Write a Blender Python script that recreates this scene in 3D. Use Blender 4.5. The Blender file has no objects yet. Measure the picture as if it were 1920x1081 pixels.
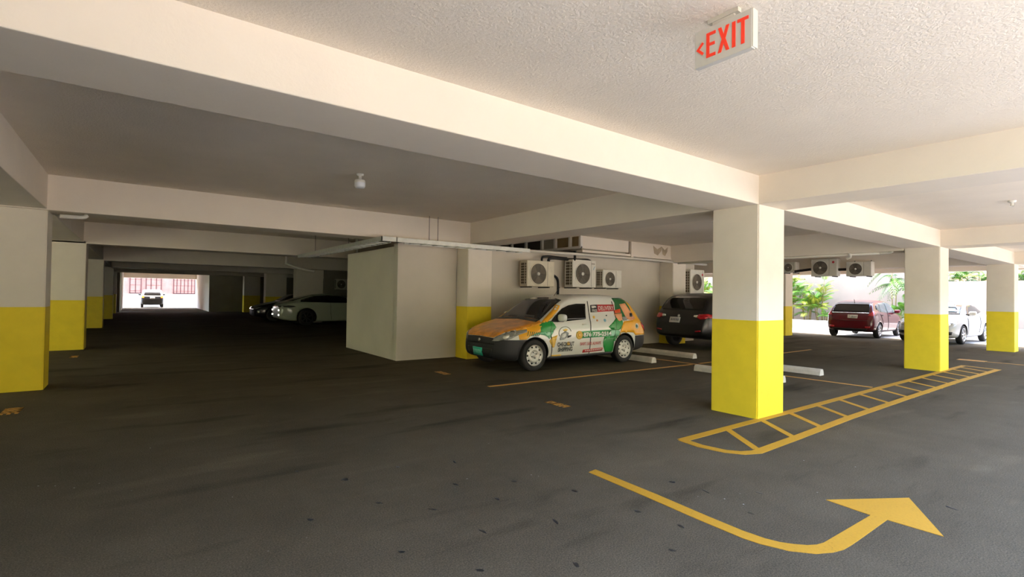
import bpy, bmesh, math, random
from mathutils import Vector, Matrix, geometry
from mathutils.bvhtree import BVHTree

random.seed(7)
PI = math.pi
SC = bpy.context.scene
COL = SC.collection

# ------------------------------------------------------------------ camera
cam_data = bpy.data.cameras.new('camera')
cam_data.sensor_width = 36.0
cam_data.lens = 946.9 / 1920 * 36.0
cam_data.clip_start = 0.05
cam_data.clip_end = 400
cam = bpy.data.objects.new('camera', cam_data)
COL.objects.link(cam)
cam.matrix_world = (Matrix.Translation((0, 0, 1.42)) @ Matrix.Rotation(math.radians(-36.57), 4, 'Z')
                    @ Matrix.Rotation(math.radians(90 + 0.829), 4, 'X') @ Matrix.Rotation(math.radians(0.842), 4, 'Z'))
SC.camera = cam

# ------------------------------------------------------------------ world, sun, exposure
world = bpy.data.worlds.new('world')
SC.world = world
world.use_nodes = True
wn = world.node_tree.nodes
wl = world.node_tree.links
wn.clear()
w_out = wn.new('ShaderNodeOutputWorld')
w_bg = wn.new('ShaderNodeBackground')
w_sky = wn.new('ShaderNodeTexSky')
w_sky.sky_type = 'NISHITA'
w_sky.sun_disc = False
w_sky.sun_elevation = math.radians(70)
w_sky.sun_rotation = math.radians(15)
w_sky.air_density = 1.0
w_sky.dust_density = 2.5
w_sky.ozone_density = 1.0
w_bg.inputs['Strength'].default_value = 4.4
wl.new(w_sky.outputs[0], w_bg.inputs[0])
wl.new(w_bg.outputs[0], w_out.inputs[0])

sun_data = bpy.data.lights.new('sun', 'SUN')
sun_data.energy = 10.0
sun_data.color = (1.0, 0.96, 0.90)
sun_data.angle = math.radians(0.6)
sun = bpy.data.objects.new('sun', sun_data)
COL.objects.link(sun)
sun.rotation_euler = Vector((-0.10, -0.34, -1)).to_track_quat('-Z', 'Y').to_euler()

SC.view_settings.view_transform = 'Standard'
SC.view_settings.look = 'None'
SC.view_settings.gamma = 1.0
SC.view_settings.use_curve_mapping = False
SC.view_settings.exposure = -0.25
SC.cycles.max_bounces = 10
SC.cycles.diffuse_bounces = 8
SC.cycles.sample_clamp_indirect = 6.0

# ------------------------------------------------------------------ materials
def _mat(name):
    m = bpy.data.materials.new(name)
    m.use_nodes = True
    nt = m.node_tree
    return m, nt, nt.nodes['Principled BSDF']

def _noise(nt, scale, detail=3, rough=.55):
    tc = nt.nodes.new('ShaderNodeTexCoord')
    n = nt.nodes.new('ShaderNodeTexNoise')
    n.inputs['Scale'].default_value = scale
    n.inputs['Detail'].default_value = detail
    n.inputs['Roughness'].default_value = rough
    nt.links.new(tc.outputs['Object'], n.inputs['Vector'])
    return n

def _ramp(nt, src, stops):
    r = nt.nodes.new('ShaderNodeValToRGB')
    el = r.color_ramp.elements
    while len(el) < len(stops):
        el.new(0.5)
    for e, (p, c) in zip(el, stops):
        e.position = p
        e.color = (*c, 1) if len(c) == 3 else c
    nt.links.new(src, r.inputs[0])
    return r

def mat(name, col, rough=.5, metal=0., spec=.5, noise=None, bump=None, emit=None, coat=0., alpha=None, trans=0.):
    m, nt, b = _mat(name)
    b.inputs['Base Color'].default_value = (*col, 1)
    b.inputs['Roughness'].default_value = rough
    b.inputs['Metallic'].default_value = metal
    b.inputs['Specular IOR Level'].default_value = spec
    b.inputs['Coat Weight'].default_value = coat
    b.inputs['Coat Roughness'].default_value = .06
    if trans:
        b.inputs['Transmission Weight'].default_value = trans
    if emit:
        b.inputs['Emission Color'].default_value = (*emit[0], 1)
        b.inputs['Emission Strength'].default_value = emit[1]
    if noise:
        sc, amt = noise
        n = _noise(nt, sc, 5)
        lo = tuple(c * (1 - amt) for c in col)
        hi = tuple(min(1, c * (1 + amt)) for c in col)
        r = _ramp(nt, n.outputs['Fac'], [(.3, lo), (.7, hi)])
        nt.links.new(r.outputs[0], b.inputs['Base Color'])
    if bump:
        sc, st, dist = bump
        n = _noise(nt, sc, 4, .6)
        bp = nt.nodes.new('ShaderNodeBump')
        bp.inputs['Strength'].default_value = st
        bp.inputs['Distance'].default_value = dist
        nt.links.new(n.outputs['Fac'], bp.inputs['Height'])
        nt.links.new(bp.outputs[0], b.inputs['Normal'])
    return m

def asphalt(name, base=.062, tint=(1.0, .98, .98)):
    m, nt, b = _mat(name)
    L = nt.links
    b.inputs['Roughness'].default_value = .9
    b.inputs['Specular IOR Level'].default_value = .05
    fine = _noise(nt, 110, 6, .85)
    r1 = _ramp(nt, fine.outputs['Fac'], [(.30, (base * .30,) * 3), (.48, (base * .85,) * 3), (.60, (base * 1.35,) * 3), (.72, (base * 3.2,) * 3)])
    big = _noise(nt, .55, 12, .72)
    r2 = _ramp(nt, big.outputs['Fac'], [(.3, (.72 * tint[0], .72 * tint[1], .72 * tint[2])), (.7, (1.18 * tint[0], 1.18 * tint[1], 1.18 * tint[2]))])
    mx = nt.nodes.new('ShaderNodeMixRGB')
    mx.blend_type = 'MULTIPLY'
    mx.inputs[0].default_value = 1
    L.new(r1.outputs[0], mx.inputs[1])
    L.new(r2.outputs[0], mx.inputs[2])
    # smeared tyre dirt, stretched along the aisle
    tc = nt.nodes.new('ShaderNodeTexCoord')
    mp = nt.nodes.new('ShaderNodeMapping')
    mp.inputs['Rotation'].default_value = (0, 0, .5)
    mp.inputs['Scale'].default_value = (.5, 2.2, 1)
    n3 = nt.nodes.new('ShaderNodeTexNoise')
    n3.inputs['Scale'].default_value = .9
    n3.inputs['Detail'].default_value = 5
    L.new(tc.outputs['Object'], mp.inputs[0])
    L.new(mp.outputs[0], n3.inputs['Vector'])
    r3 = _ramp(nt, n3.outputs['Fac'], [(.28, (.55, .54, .52)), (.42, (1, 1, 1)), (.6, (1, 1, 1)), (.74, (1.35, 1.33, 1.3))])
    mx2 = nt.nodes.new('ShaderNodeMixRGB')
    mx2.blend_type = 'MULTIPLY'
    mx2.inputs[0].default_value = 1
    L.new(mx.outputs[0], mx2.inputs[1])
    L.new(r3.outputs[0], mx2.inputs[2])
    # pale specks
    v = nt.nodes.new('ShaderNodeTexVoronoi')
    v.inputs['Scale'].default_value = 9
    L.new(tc.outputs['Object'], v.inputs['Vector'])
    r4 = _ramp(nt, v.outputs['Distance'], [(.035, (1, 1, 1)), (.06, (0, 0, 0))])
    wn_ = _noise(nt, 1.4, 2)
    r5 = _ramp(nt, wn_.outputs['Fac'], [(.56, (0, 0, 0)), (.66, (1, 1, 1))])
    mm = nt.nodes.new('ShaderNodeMath')
    mm.operation = 'MULTIPLY'
    L.new(r4.outputs[0], mm.inputs[0])
    L.new(r5.outputs[0], mm.inputs[1])
    mx3 = nt.nodes.new('ShaderNodeMixRGB')
    mx3.inputs[2].default_value = (base * 5, base * 4.8, base * 4.4, 1)
    L.new(mm.outputs[0], mx3.inputs[0])
    L.new(mx2.outputs[0], mx3.inputs[1])
    L.new(mx3.outputs[0], b.inputs['Base Color'])
    bp = nt.nodes.new('ShaderNodeBump')
    bp.inputs['Strength'].default_value = .5
    bp.inputs['Distance'].default_value = .004
    L.new(fine.outputs['Fac'], bp.inputs['Height'])
    L.new(bp.outputs[0], b.inputs['Normal'])
    return m

def worn_paint(name, col, keep=.42):
    """road paint with small worn-off flecks"""
    m, nt, b = _mat(name)
    n = _noise(nt, 70, 4, .75)
    n2 = _noise(nt, 3.2, 3, .6)
    ad = nt.nodes.new('ShaderNodeMath')
    ad.operation = 'MULTIPLY_ADD'
    ad.inputs[1].default_value = .35
    nt.links.new(n2.outputs['Fac'], ad.inputs[0])
    nt.links.new(n.outputs['Fac'], ad.inputs[2])
    r = _ramp(nt, ad.outputs[0], [(keep, (col[0] * .45, col[1] * .42, col[2] * .6)), (keep + .13, col), (.85, tuple(c * 1.12 for c in col))])
    nt.links.new(r.outputs[0], b.inputs['Base Color'])
    b.inputs['Roughness'].default_value = .6
    return m

def car_paint(name, col, trim, front=(-9, 0), rear=(99, 0), sill=.0, rough=.28, metal=0., coat=.6):
    """body paint, with unpainted plastic on the bumpers and sills, or shade painted onto a tail"""
    m, nt, b = _mat(name)
    L = nt.links
    tc = nt.nodes.new('ShaderNodeTexCoord')
    sx = nt.nodes.new('ShaderNodeSeparateXYZ')
    L.new(tc.outputs['Object'], sx.inputs[0])
    def cmp(sock, op, val):
        n = nt.nodes.new('ShaderNodeMath')
        n.operation = op
        L.new(sock, n.inputs[0])
        n.inputs[1].default_value = val
        return n.outputs[0]
    def both(a, c, op='MULTIPLY'):
        n = nt.nodes.new('ShaderNodeMath')
        n.operation = op
        L.new(a, n.inputs[0])
        L.new(c, n.inputs[1])
        return n.outputs[0]
    f = both(cmp(sx.outputs[0], 'LESS_THAN', front[0]), cmp(sx.outputs[2], 'LESS_THAN', front[1]))
    r = both(cmp(sx.outputs[0], 'GREATER_THAN', rear[0]), cmp(sx.outputs[2], 'LESS_THAN', rear[1]))
    s = cmp(sx.outputs[2], 'LESS_THAN', sill)
    k = both(both(f, r, 'MAXIMUM'), s, 'MAXIMUM')
    mx = nt.nodes.new('ShaderNodeMixRGB')
    mx.inputs[1].default_value = (*col, 1)
    mx.inputs[2].default_value = (*trim, 1)
    L.new(k, mx.inputs[0])
    L.new(mx.outputs[0], b.inputs['Base Color'])
    rr = nt.nodes.new('ShaderNodeMapRange')
    rr.inputs[3].default_value = rough
    rr.inputs[4].default_value = .6
    L.new(k, rr.inputs[0])
    L.new(rr.outputs[0], b.inputs['Roughness'])
    cc = nt.nodes.new('ShaderNodeMapRange')
    cc.inputs[3].default_value = coat
    cc.inputs[4].default_value = 0
    L.new(k, cc.inputs[0])
    L.new(cc.outputs[0], b.inputs['Coat Weight'])
    b.inputs['Coat Roughness'].default_value = .05
    b.inputs['Metallic'].default_value = metal
    return m

M = {}
M['asphalt'] = asphalt('asphalt', .092, (1.2, 1.0, .68))
M['ground'] = mat('outdoor_ground', (.16, .17, .10), .9, noise=(.8, .2), bump=(40, .3, .004))
M['paving'] = mat('outdoor_paving', (.40, .37, .335), .8, noise=(.8, .1), bump=(40, .3, .004))
M['stucco'] = mat('cream_stucco', (.87, .785, .67), .85, spec=.2, noise=(1.3, .035), bump=(55, .55, .012))
M['render'] = mat('cream_render', (.79, .715, .615), .8, spec=.2, noise=(1.7, .03), bump=(30, .25, .006))
M['column'] = mat('white_column_paint', (.79, .72, .615), .7, spec=.3, noise=(3, .03), bump=(40, .2, .004))
M['yellow'] = mat('yellow_paint', (.84, .64, .025), .55, spec=.35, noise=(4, .05), bump=(40, .2, .004))
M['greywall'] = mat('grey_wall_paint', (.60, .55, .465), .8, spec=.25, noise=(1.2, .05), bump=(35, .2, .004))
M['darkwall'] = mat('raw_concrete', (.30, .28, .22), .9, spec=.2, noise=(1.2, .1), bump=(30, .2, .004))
M['green_bounce'] = mat('pale_green_wall', (.74, .77, .46), .85, noise=(.9, .1))
M['creamwall'] = mat('cream_wall', (.84, .68, .47), .85, noise=(.9, .05))
M['far_blocker'] = mat('pale_orange_wall', (.66, .42, .26), .85, noise=(.5, .1))
M['outwall'] = mat('white_outdoor_wall', (.34, .30, .255), .85, spec=.2, noise=(.9, .05))
M['kerb'] = mat('pale_concrete', (.62, .58, .53), .85, noise=(6, .1), bump=(50, .3, .004))
M['stop'] = mat('wheel_stop_concrete', (.66, .60, .50), .85, noise=(7, .12), bump=(60, .3, .003))
M['soil'] = mat('soil', (.10, .07, .045), .95, noise=(12, .3), bump=(25, .8, .02))
M['paint'] = worn_paint('yellow_road_paint', (.46, .24, .014))
M['paint_old'] = worn_paint('old_orange_road_paint', (.62, .30, .05), .5)
M['oil'] = mat('dark_stain', (.018, .017, .016), .5)
M['pale'] = mat('pale_scuff', (.22, .21, .19), .8)
M['white_plastic'] = mat('white_plastic', (.74, .71, .64), .45)
M['ac_white'] = mat('appliance_white', (.74, .71, .62), .45, noise=(6, .05))
M['ac_old'] = mat('yellowed_appliance', (.66, .60, .46), .5, noise=(6, .08))
M['frame_dark'] = mat('dim_interior', (.035, .03, .025), .6)
M['fan_back'] = mat('fan_recess', (.13, .11, .085), .6)
M['ac_grille'] = mat('grille_wire', (.24, .21, .16), .5)
M['ac_side'] = mat('condenser_fins', (.10, .075, .045), .6, noise=(30, .3))
M['blue_print'] = mat('blue_print', (.18, .36, .46), .5)
M['red_print'] = mat('red_print', (.55, .03, .05), .5)
M['galv'] = mat('galvanised_steel', (.50, .51, .47), .45, metal=.55, noise=(10, .1))
M['pvc'] = mat('pvc_pipe', (.72, .68, .60), .4)
M['hose'] = mat('black_insulation', (.015, .014, .013), .7)
M['bracket'] = mat('dark_bracket', (.06, .055, .045), .6, metal=.3)
M['brown_pane'] = mat('brown_board', (.24, .16, .07), .8, noise=(3, .2))
M['stain'] = mat('recess_brown', (.16, .11, .06), .85, noise=(9, .4))
M['sign_grey'] = mat('sign_housing', (.60, .58, .53), .5)
M['sign_side'] = mat('sign_edge', (.60, .56, .49), .45)
M['sign_red'] = mat('sign_red', (.80, .035, .01), .45, emit=((1, .05, .015), .2))
M['bulb'] = mat('frosted_bulb', (.78, .78, .80), .3)
M['glass'] = mat('tinted_car_glass', (.006, .006, .006), .04, spec=.5)
M['glass_clear'] = mat('pale_car_glass', (.10, .12, .12), .05, spec=.6)
M['tyre'] = mat('tyre_rubber', (.016, .015, .014), .75)
M['well'] = mat('wheel_well', (.006, .006, .006), .9)
M['steel'] = mat('steel_rim', (.62, .60, .55), .4, metal=.35)
M['alloy'] = mat('alloy_rim', (.55, .55, .55), .3, metal=.7)
M['darkalloy'] = mat('dark_rim', (.05, .05, .05), .3, metal=.6)
M['black_plastic'] = mat('black_plastic', (.012, .012, .012), .5)
M['grey_plastic'] = mat('grey_plastic', (.05, .05, .055), .55)
M['seam'] = mat('door_seam', (.012, .011, .010), .7)
M['chrome'] = mat('chrome', (.75, .75, .75), .15, metal=.9)
M['lamp'] = mat('head_lamp', (.30, .30, .27), .12, metal=.25, coat=.8)
M['lamp_core'] = mat('lamp_reflector', (.92, .88, .78), .1, metal=.3)
M['white_glow'] = mat('glowing_white', (.9, .88, .82), .2, emit=((1, .93, .85), 3.0))
M['tail'] = mat('red_tail_lamp', (.42, .008, .012), .12, coat=.8)
M['tail_on'] = mat('lit_tail_lamp', (.9, .25, .02), .2, emit=((1, .28, .02), 5.0))
M['plate_white'] = mat('white_plate', (.66, .64, .60), .5)
M['plate_ink'] = mat('plate_ink', (.20, .20, .22), .6)
M['plate_green'] = mat('green_plate', (.02, .42, .28), .5)
M['plate_green_ink'] = mat('pale_green_ink', (.20, .58, .44), .5)
M['w_white'] = mat('wrap_white', (.80, .78, .72), .35, coat=.3)
M['w_orange'] = mat('wrap_orange', (.86, .40, .012), .35, coat=.3, noise=(3.5, .12))
M['w_hood'] = mat('wrap_amber', (.72, .27, .012), .35, coat=.3, noise=(5, .3))
M['w_green'] = mat('wrap_green', (.015, .26, .045), .35, coat=.3, noise=(3, .15))
M['w_dgreen'] = mat('wrap_dark_green', (.012, .12, .03), .35, coat=.3)
M['w_pale'] = mat('wrap_pale_green', (.20, .52, .30), .35, coat=.3)
M['w_red'] = mat('wrap_red', (.50, .025, .025), .35)
M['w_scarlet'] = mat('wrap_scarlet', (.72, .09, .02), .35)
M['w_black'] = mat('wrap_black', (.02, .02, .02), .4)
M['w_grey'] = mat('wrap_grey', (.30, .31, .30), .4)
M['w_peach'] = mat('wrap_peach', (.80, .36, .17), .4, noise=(6, .15))
M['w_blue'] = mat('wrap_blue', (.25, .50, .62), .4)
M['w_yellow'] = mat('wrap_yellow', (.85, .52, .08), .4)
M['brick'] = mat('pink_brick', (.36, .155, .125), .85, noise=(3, .12))
M['mullion'] = mat('dark_mullion', (.035, .012, .012), .6)
M['cream_out'] = mat('pale_yellow_wall', (.85, .80, .62), .85)
M['leaf'] = mat('palm_leaf', (.085, .22, .018), .5, noise=(2, .3))
M['leaf_y'] = mat('yellow_green_leaf', (.22, .27, .025), .5, noise=(2, .3))
M['leaf_d'] = mat('dark_leaf', (.03, .08, .015), .5, noise=(2, .3))
M['bark'] = mat('palm_stem', (.24, .20, .09), .8, noise=(9, .3))

# ------------------------------------------------------------------ mesh helpers
def box(bm, x0, x1, y0, y1, z0, z1, bev=0.):
    vs = [bm.verts.new((x, y, z)) for x in (x0, x1) for y in (y0, y1) for z in (z0, z1)]
    q = [(0, 1, 3, 2), (4, 6, 7, 5), (0, 4, 5, 1), (2, 3, 7, 6), (0, 2, 6, 4), (1, 5, 7, 3)]
    fs = [bm.faces.new([vs[i] for i in f]) for f in q]
    if bev:
        es = list({e for f in fs for e in f.edges})
        bmesh.ops.bevel(bm, geom=es, offset=bev, segments=2, affect='EDGES', profile=.5)
    return vs

def obj(name, bm, material, parent=None, smooth=False, auto=False):
    me = bpy.data.meshes.new(name)
    bmesh.ops.recalc_face_normals(bm, faces=bm.faces[:])
    if smooth:
        for f in bm.faces:
            f.smooth = True
    bm.to_mesh(me)
    bm.free()
    me.materials.append(material if not isinstance(material, str) else M[material])
    o = bpy.data.objects.new(name, me)
    COL.objects.link(o)
    if parent:
        o.parent = parent
    return o

def boxobj(name, dims, material, parent=None, bev=0.):
    bm = bmesh.new()
    box(bm, *dims, bev)
    return obj(name, bm, material, parent)

def tag(o, label=None, cat=None, group=None, kind=None):
    if label:
        o['label'] = label
    if cat:
        o['category'] = cat
    if group:
        o['group'] = group
    if kind:
        o['kind'] = kind
    return o

def empty(name, loc=(0, 0, 0), rz=0., label=None, cat=None, group=None, kind=None):
    o = bpy.data.objects.new(name, None)
    COL.objects.link(o)
    o.location = loc
    o.rotation_euler = (0, 0, rz)
    o.empty_display_size = .1
    return tag(o, label, cat, group, kind)

def tube(bm, pts, r, seg=10, cap=True):
    pts = [Vector(p) for p in pts]
    rings = []
    up = Vector((0, 0, 1))
    for i, p in enumerate(pts):
        d = (pts[min(i + 1, len(pts) - 1)] - pts[max(i - 1, 0)]).normalized()
        a = d.cross(up)
        if a.length < .05:
            a = d.cross(Vector((1, 0, 0)))
        a.normalize()
        c = d.cross(a).normalized()
        rr = r[i] if isinstance(r, (list, tuple)) else r
        rings.append([bm.verts.new(p + (a * math.cos(2 * PI * k / seg) + c * math.sin(2 * PI * k / seg)) * rr) for k in range(seg)])
    for a, b in zip(rings, rings[1:]):
        for k in range(seg):
            bm.faces.new((a[k], a[(k + 1) % seg], b[(k + 1) % seg], b[k]))
    if cap:
        bm.faces.new(rings[0])
        bm.faces.new(rings[-1][::-1])

def curve_pts(ctrl, n=8):
    """Catmull-Rom through control points"""
    P = [Vector(p) for p in ctrl]
    out = []
    for i in range(len(P) - 1):
        p0, p1, p2, p3 = P[max(i - 1, 0)], P[i], P[i + 1], P[min(i + 2, len(P) - 1)]
        for k in range(n):
            t = k / n
            out.append(.5 * ((2 * p1) + (p2 - p0) * t + (2 * p0 - 5 * p1 + 4 * p2 - p3) * t * t + (3 * p1 - p0 - 3 * p2 + p3) * t ** 3))
    out.append(P[-1])
    return out

def lathe(bm, prof, seg=32, axis='y', centre=(0, 0, 0)):
    rings = []
    cx, cy, cz = centre
    for r, h in prof:
        ring = []
        for k in range(seg):
            a = 2 * PI * k / seg
            u, v = r * math.cos(a), r * math.sin(a)
            p = {'y': (u, h, v), 'z': (u, v, h), 'x': (h, u, v)}[axis]
            ring.append(bm.verts.new((p[0] + cx, p[1] + cy, p[2] + cz)))
        rings.append(ring)
    for a, b in zip(rings, rings[1:]):
        for k in range(seg):
            bm.faces.new((a[k], a[(k + 1) % seg], b[(k + 1) % seg], b[k]))
    return rings

def prism(bm, poly, z0, z1):
    """flat polygon (x, y) pulled from z0 to z1"""
    a = [bm.verts.new((x, y, z0)) for x, y in poly]
    b = [bm.verts.new((x, y, z1)) for x, y in poly]
    n = len(poly)
    bm.faces.new(b)
    bm.faces.new(a[::-1])
    for i in range(n):
        bm.faces.new((a[i], a[(i + 1) % n], b[(i + 1) % n], b[i]))
    bm.normal_update()
    bmesh.ops.triangulate(bm, faces=[f for f in bm.faces if len(f.verts) > 4], ngon_method='EAR_CLIP')

def text_mesh(s, size=1., extrude=0., bold=.028):
    cu = bpy.data.curves.new('lettering', 'FONT')
    cu.body = s
    cu.size = size
    cu.extrude = extrude
    cu.resolution_u = 3
    cu.align_x = 'CENTER'
    cu.align_y = 'CENTER'
    cu.offset = bold
    to = bpy.data.objects.new('lettering_tmp', cu)
    COL.objects.link(to)
    dg = bpy.context.evaluated_depsgraph_get()
    me = bpy.data.meshes.new_from_object(to.evaluated_get(dg))
    bpy.data.objects.remove(to)
    bpy.data.curves.remove(cu)
    return me

# ------------------------------------------------------------------ the structure
def structure(name, dims, material, label, cat, bev=0.):
    o = boxobj(name, dims, material, None, bev)
    return tag(o, label, cat, kind='structure')

ZB, ZC, ZF = 2.555, 3.03, 2.897
fl = bmesh.new()
box(fl, -8.2, 23.3, -.9, 52.0, -.15, 0)
tag(obj('floor', fl, 'asphalt'), 'dark grey asphalt floor of the covered car park', 'floor', kind='structure')
structure('ground', (-60, 90, -60, 110, -.25, -.03), 'ground', 'dull green ground beyond the car park', 'ground')
structure('ground_drive', (-3, 27.0, -8.5, -.9, -.2, -.01), 'paving', 'sunlit concrete driveway behind the viewer', 'ground')
structure('ground_strip', (23.3, 27.0, -1.3, 26, -.2, -.01), 'paving', 'sunlit concrete strip along the garden wall', 'ground')
structure('ground_exit', (-4, 8, 52, 62, -.2, -.01), 'paving', 'sunlit concrete yard beyond the far exit', 'ground')
structure('ground_yard', (-12, -8.2, 2, 24, -.2, -.01), 'paving', 'concrete yard at the open side beyond the aisle', 'ground')

bm = bmesh.new()
box(bm, -8.2, 15.2, 3.3, 41.2, ZC, 3.45)
box(bm, 15.2, 23.2, 3.3, 18.2, ZC, 3.45)
box(bm, -1.6, 4.6, 41.2, 51.4, ZC - .1, 3.45)
tag(obj('ceiling', bm, 'stucco'), 'rough cream stucco ceiling over the parking bays', 'ceiling', kind='structure')
bm = bmesh.new()
box(bm, -8.2, 23.2, -.5, 3.3, ZF, 3.45)
tag(obj('ceiling', bm, 'stucco'), 'pale stucco ceiling above the exit sign and turning arrow', 'ceiling', kind='structure')

def beam(dims, label, m='render', bev=.008):
    return structure('beam', dims, m, label, 'beam', bev)
beam((-8.1, 22.9, 3.08, 3.70, ZB, ZC + .2), 'long cream beam running over the front yellow columns')
beam((5.93, 6.57, 3.69, 9.6, ZB, ZC + .1), 'cream beam from the hatched-island column towards the grey wall')
beam((5.93, 6.57, -.45, 3.09, ZB, ZF + .1), 'cream beam beside the exit sign ending at the big yellow column')
beam((-8.1, 5.95, 9.58, 10.12, 2.53, ZC + .1), 'cream beam above the grey corner block with the cable tray')
beam((13.2, 13.85, 3.69, 9.62, 2.515, ZC + .1), 'shaded beam above the black car rear')
beam((13.2, 13.85, -.45, 3.09, ZB, ZF + .1), 'cream beam ending at the middle yellow column of the front row')
beam((20.4, 21.0, 3.69, 18.0, ZB, ZC + .1), 'shaded beam carrying the two air conditioners above the red car')
beam((20.4, 21.0, -.45, 3.09, ZB, ZF + .1), 'cream beam ending at the last yellow column of the front row')
beam((22.9, 23.2, -.5, 18.0, 2.50, ZC + .3), 'pale edge beam along the open side by the garden wall')
beam((-1.62, -1.04, 3.69, 51.0, 2.545, ZC + .1), 'long cream beam along the row of yellow columns beside the aisle')
beam((-1.62, -1.04, -.45, 3.09, 2.545, ZF + .1), 'cream beam overhead behind the front beam, over the aisle edge')
for y0, w in ((15.65, 'second'), (24.2, 'third'), (31.45, 'fourth'), (39.0, 'fifth')):
    beam((-8.1, 15.1, y0, y0 + .6, 2.51, ZC + .1), w + ' cream cross beam down the dark aisle')
beam((-1.4, 4.4, 50.7, 51.3, 2.43, ZC + .1), 'dark lintel over the far sunlit exit')

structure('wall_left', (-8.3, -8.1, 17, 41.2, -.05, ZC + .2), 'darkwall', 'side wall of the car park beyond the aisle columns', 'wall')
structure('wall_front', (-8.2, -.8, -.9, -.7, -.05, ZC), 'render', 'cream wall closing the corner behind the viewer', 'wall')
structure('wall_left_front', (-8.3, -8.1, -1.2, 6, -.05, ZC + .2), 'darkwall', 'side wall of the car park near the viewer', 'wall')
structure('wall_left_bounce', (-12.3, -12, -10, 40, -.05, 5.5), 'green_bounce', 'unseen pale green wall added across the open side to bounce light', 'wall')  # added out of view, sends greenish light back into the aisle
structure('wall_block_front', (4.45, 5.95, 10.1, 10.3, -.05, 2.53), 'greywall', 'grey wall of the corner block facing the front bays', 'wall')
structure('wall_block_side', (4.45, 4.65, 10.28, 13.3, -.05, 2.45), 'greywall', 'grey side wall of the corner block facing the aisle', 'wall')
structure('wall_bay', (5.9, 13.35, 10.1, 10.3, -.05, 2.56), 'greywall', 'grey wall behind the delivery car with air conditioners on it', 'wall')
structure('wall_stub', (13.8, 15.2, 10.1, 10.3, -.05, ZC), 'greywall', 'short grey wall beside the black car', 'wall')
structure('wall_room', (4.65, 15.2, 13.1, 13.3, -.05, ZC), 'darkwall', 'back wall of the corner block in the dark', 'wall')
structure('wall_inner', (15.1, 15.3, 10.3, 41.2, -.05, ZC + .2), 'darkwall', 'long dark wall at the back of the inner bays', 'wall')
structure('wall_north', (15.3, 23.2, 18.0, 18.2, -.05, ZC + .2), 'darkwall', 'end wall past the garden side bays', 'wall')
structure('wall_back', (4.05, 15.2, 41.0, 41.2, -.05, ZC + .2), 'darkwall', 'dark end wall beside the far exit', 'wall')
structure('wall_exit', (4.05, 4.3, 41.2, 51.6, -.05, ZC), 'render', 'pale side wall of the far exit passage', 'wall')
structure('wall_exit_left', (-1.3, -.88, 44, 51.6, -.05, ZC), 'render', 'pale jamb of the far exit nearer the aisle columns', 'wall')
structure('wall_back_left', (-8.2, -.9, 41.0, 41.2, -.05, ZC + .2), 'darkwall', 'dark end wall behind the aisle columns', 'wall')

def column(x0, x1, y0, y1, z1, label, yellow=1.165):
    r = empty('column', ((x0 + x1) / 2, (y0 + y1) / 2, 0), label=label, cat='column', group='car park columns', kind='structure')
    hx, hy = (x1 - x0) / 2, (y1 - y0) / 2
    b = bmesh.new()
    box(b, -hx, hx, -hy, hy, yellow - .01, z1 + .02)
    bmesh.ops.bevel(b, geom=[e for e in b.edges if abs(e.verts[0].co.z - e.verts[1].co.z) > .2], offset=.012, segments=2, affect='EDGES')
    obj('shaft', b, 'column', r)
    if yellow < .1:
        return r
    b = bmesh.new()
    box(b, -hx - .002, hx + .002, -hy - .002, hy + .002, -.02, yellow)
    bmesh.ops.bevel(b, geom=[e for e in b.edges if abs(e.verts[0].co.z - e.verts[1].co.z) > .2], offset=.012, segments=2, affect='EDGES')
    obj('painted_base', b, 'yellow', r)
    return r
column(5.93, 6.57, 3.08, 3.68, ZB, 'large white column with yellow base standing by the near end of hatched marking')
column(13.19, 13.81, 3.08, 3.68, ZB, 'yellow based column at the far end of the hatched marking, before the white car')
column(20.42, 21.0, 3.08, 3.68, ZB, 'yellow based column past the white car, last of the front row')
column(-1.62, -1.04, 9.65, 10.18, 2.545, 'first yellow based column of the aisle row, cut by the picture edge')
column(-1.62, -.99, 15.65, 16.25, 2.545, 'second yellow based column of the aisle row')
column(-1.62, -1.02, 24.2, 24.85, 2.545, 'third yellow based column of the aisle row')
column(-1.55, -.95, 31.45, 32.0, 2.545, 'fourth yellow based column of the aisle row')
column(-1.62, -1.02, 39.0, 39.6, 2.545, 'fifth yellow based column of the aisle row, close to the far exit')
column(5.9, 6.54, 9.6, 10.1, 2.53, 'yellow based column between the grey corner block and the delivery car')
column(13.33, 14.0, 9.6, 10.1, 2.53, 'pale column behind the black car, end of the grey wall')
column(20.6, 21.2, 9.6, 10.2, 2.555, 'far yellow based column at the open garden side beside the red car')
column(5.98, 7.2, 25.0, 25.6, 2.53, 'wide column rising behind the parked silver sedan', .0)
column(5.98, 7.1, 32.0, 32.6, 2.53, 'dim wide column behind the dark parked car')
column(5.98, 7.0, 39.4, 40.0, 2.53, 'farthest dim column near the dark end wall')

# ------------------------------------------------------------------ outdoors
structure('wall_garden', (28.9, 29.15, -12, 6.8, -.05, 2.345), 'outwall', 'low white garden wall past the white car', 'wall')
structure('wall_garden_tall', (28.9, 29.2, 6.8, 26, -.05, 11), 'outwall', 'tall bright white wall behind the red car', 'wall')
structure('wall_bounce', (-30, 40, -9.8, -9.5, -.05, 2.3), 'creamwall', 'unseen cream wall added across the driveway to bounce light inside', 'wall')  # added out of view to throw light onto the deep inner faces
structure('wall_sky_block', (-30, 40, -11.2, -10.0, -.05, 6.0), 'leaf_d', 'tall dark hedge added out of view against the low sky', 'blocker')  # unseen dark box added to hold back low sky light
structure('kerb', (27.0, 27.25, -2, 24, -.05, .42), 'kerb', 'low pale planter kerb along the garden wall', 'kerb', .02)
structure('ground_bed', (27.2, 28.9, -2, 26, -.05, .30), 'soil', 'planting bed behind the low kerb', 'planting bed')

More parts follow.
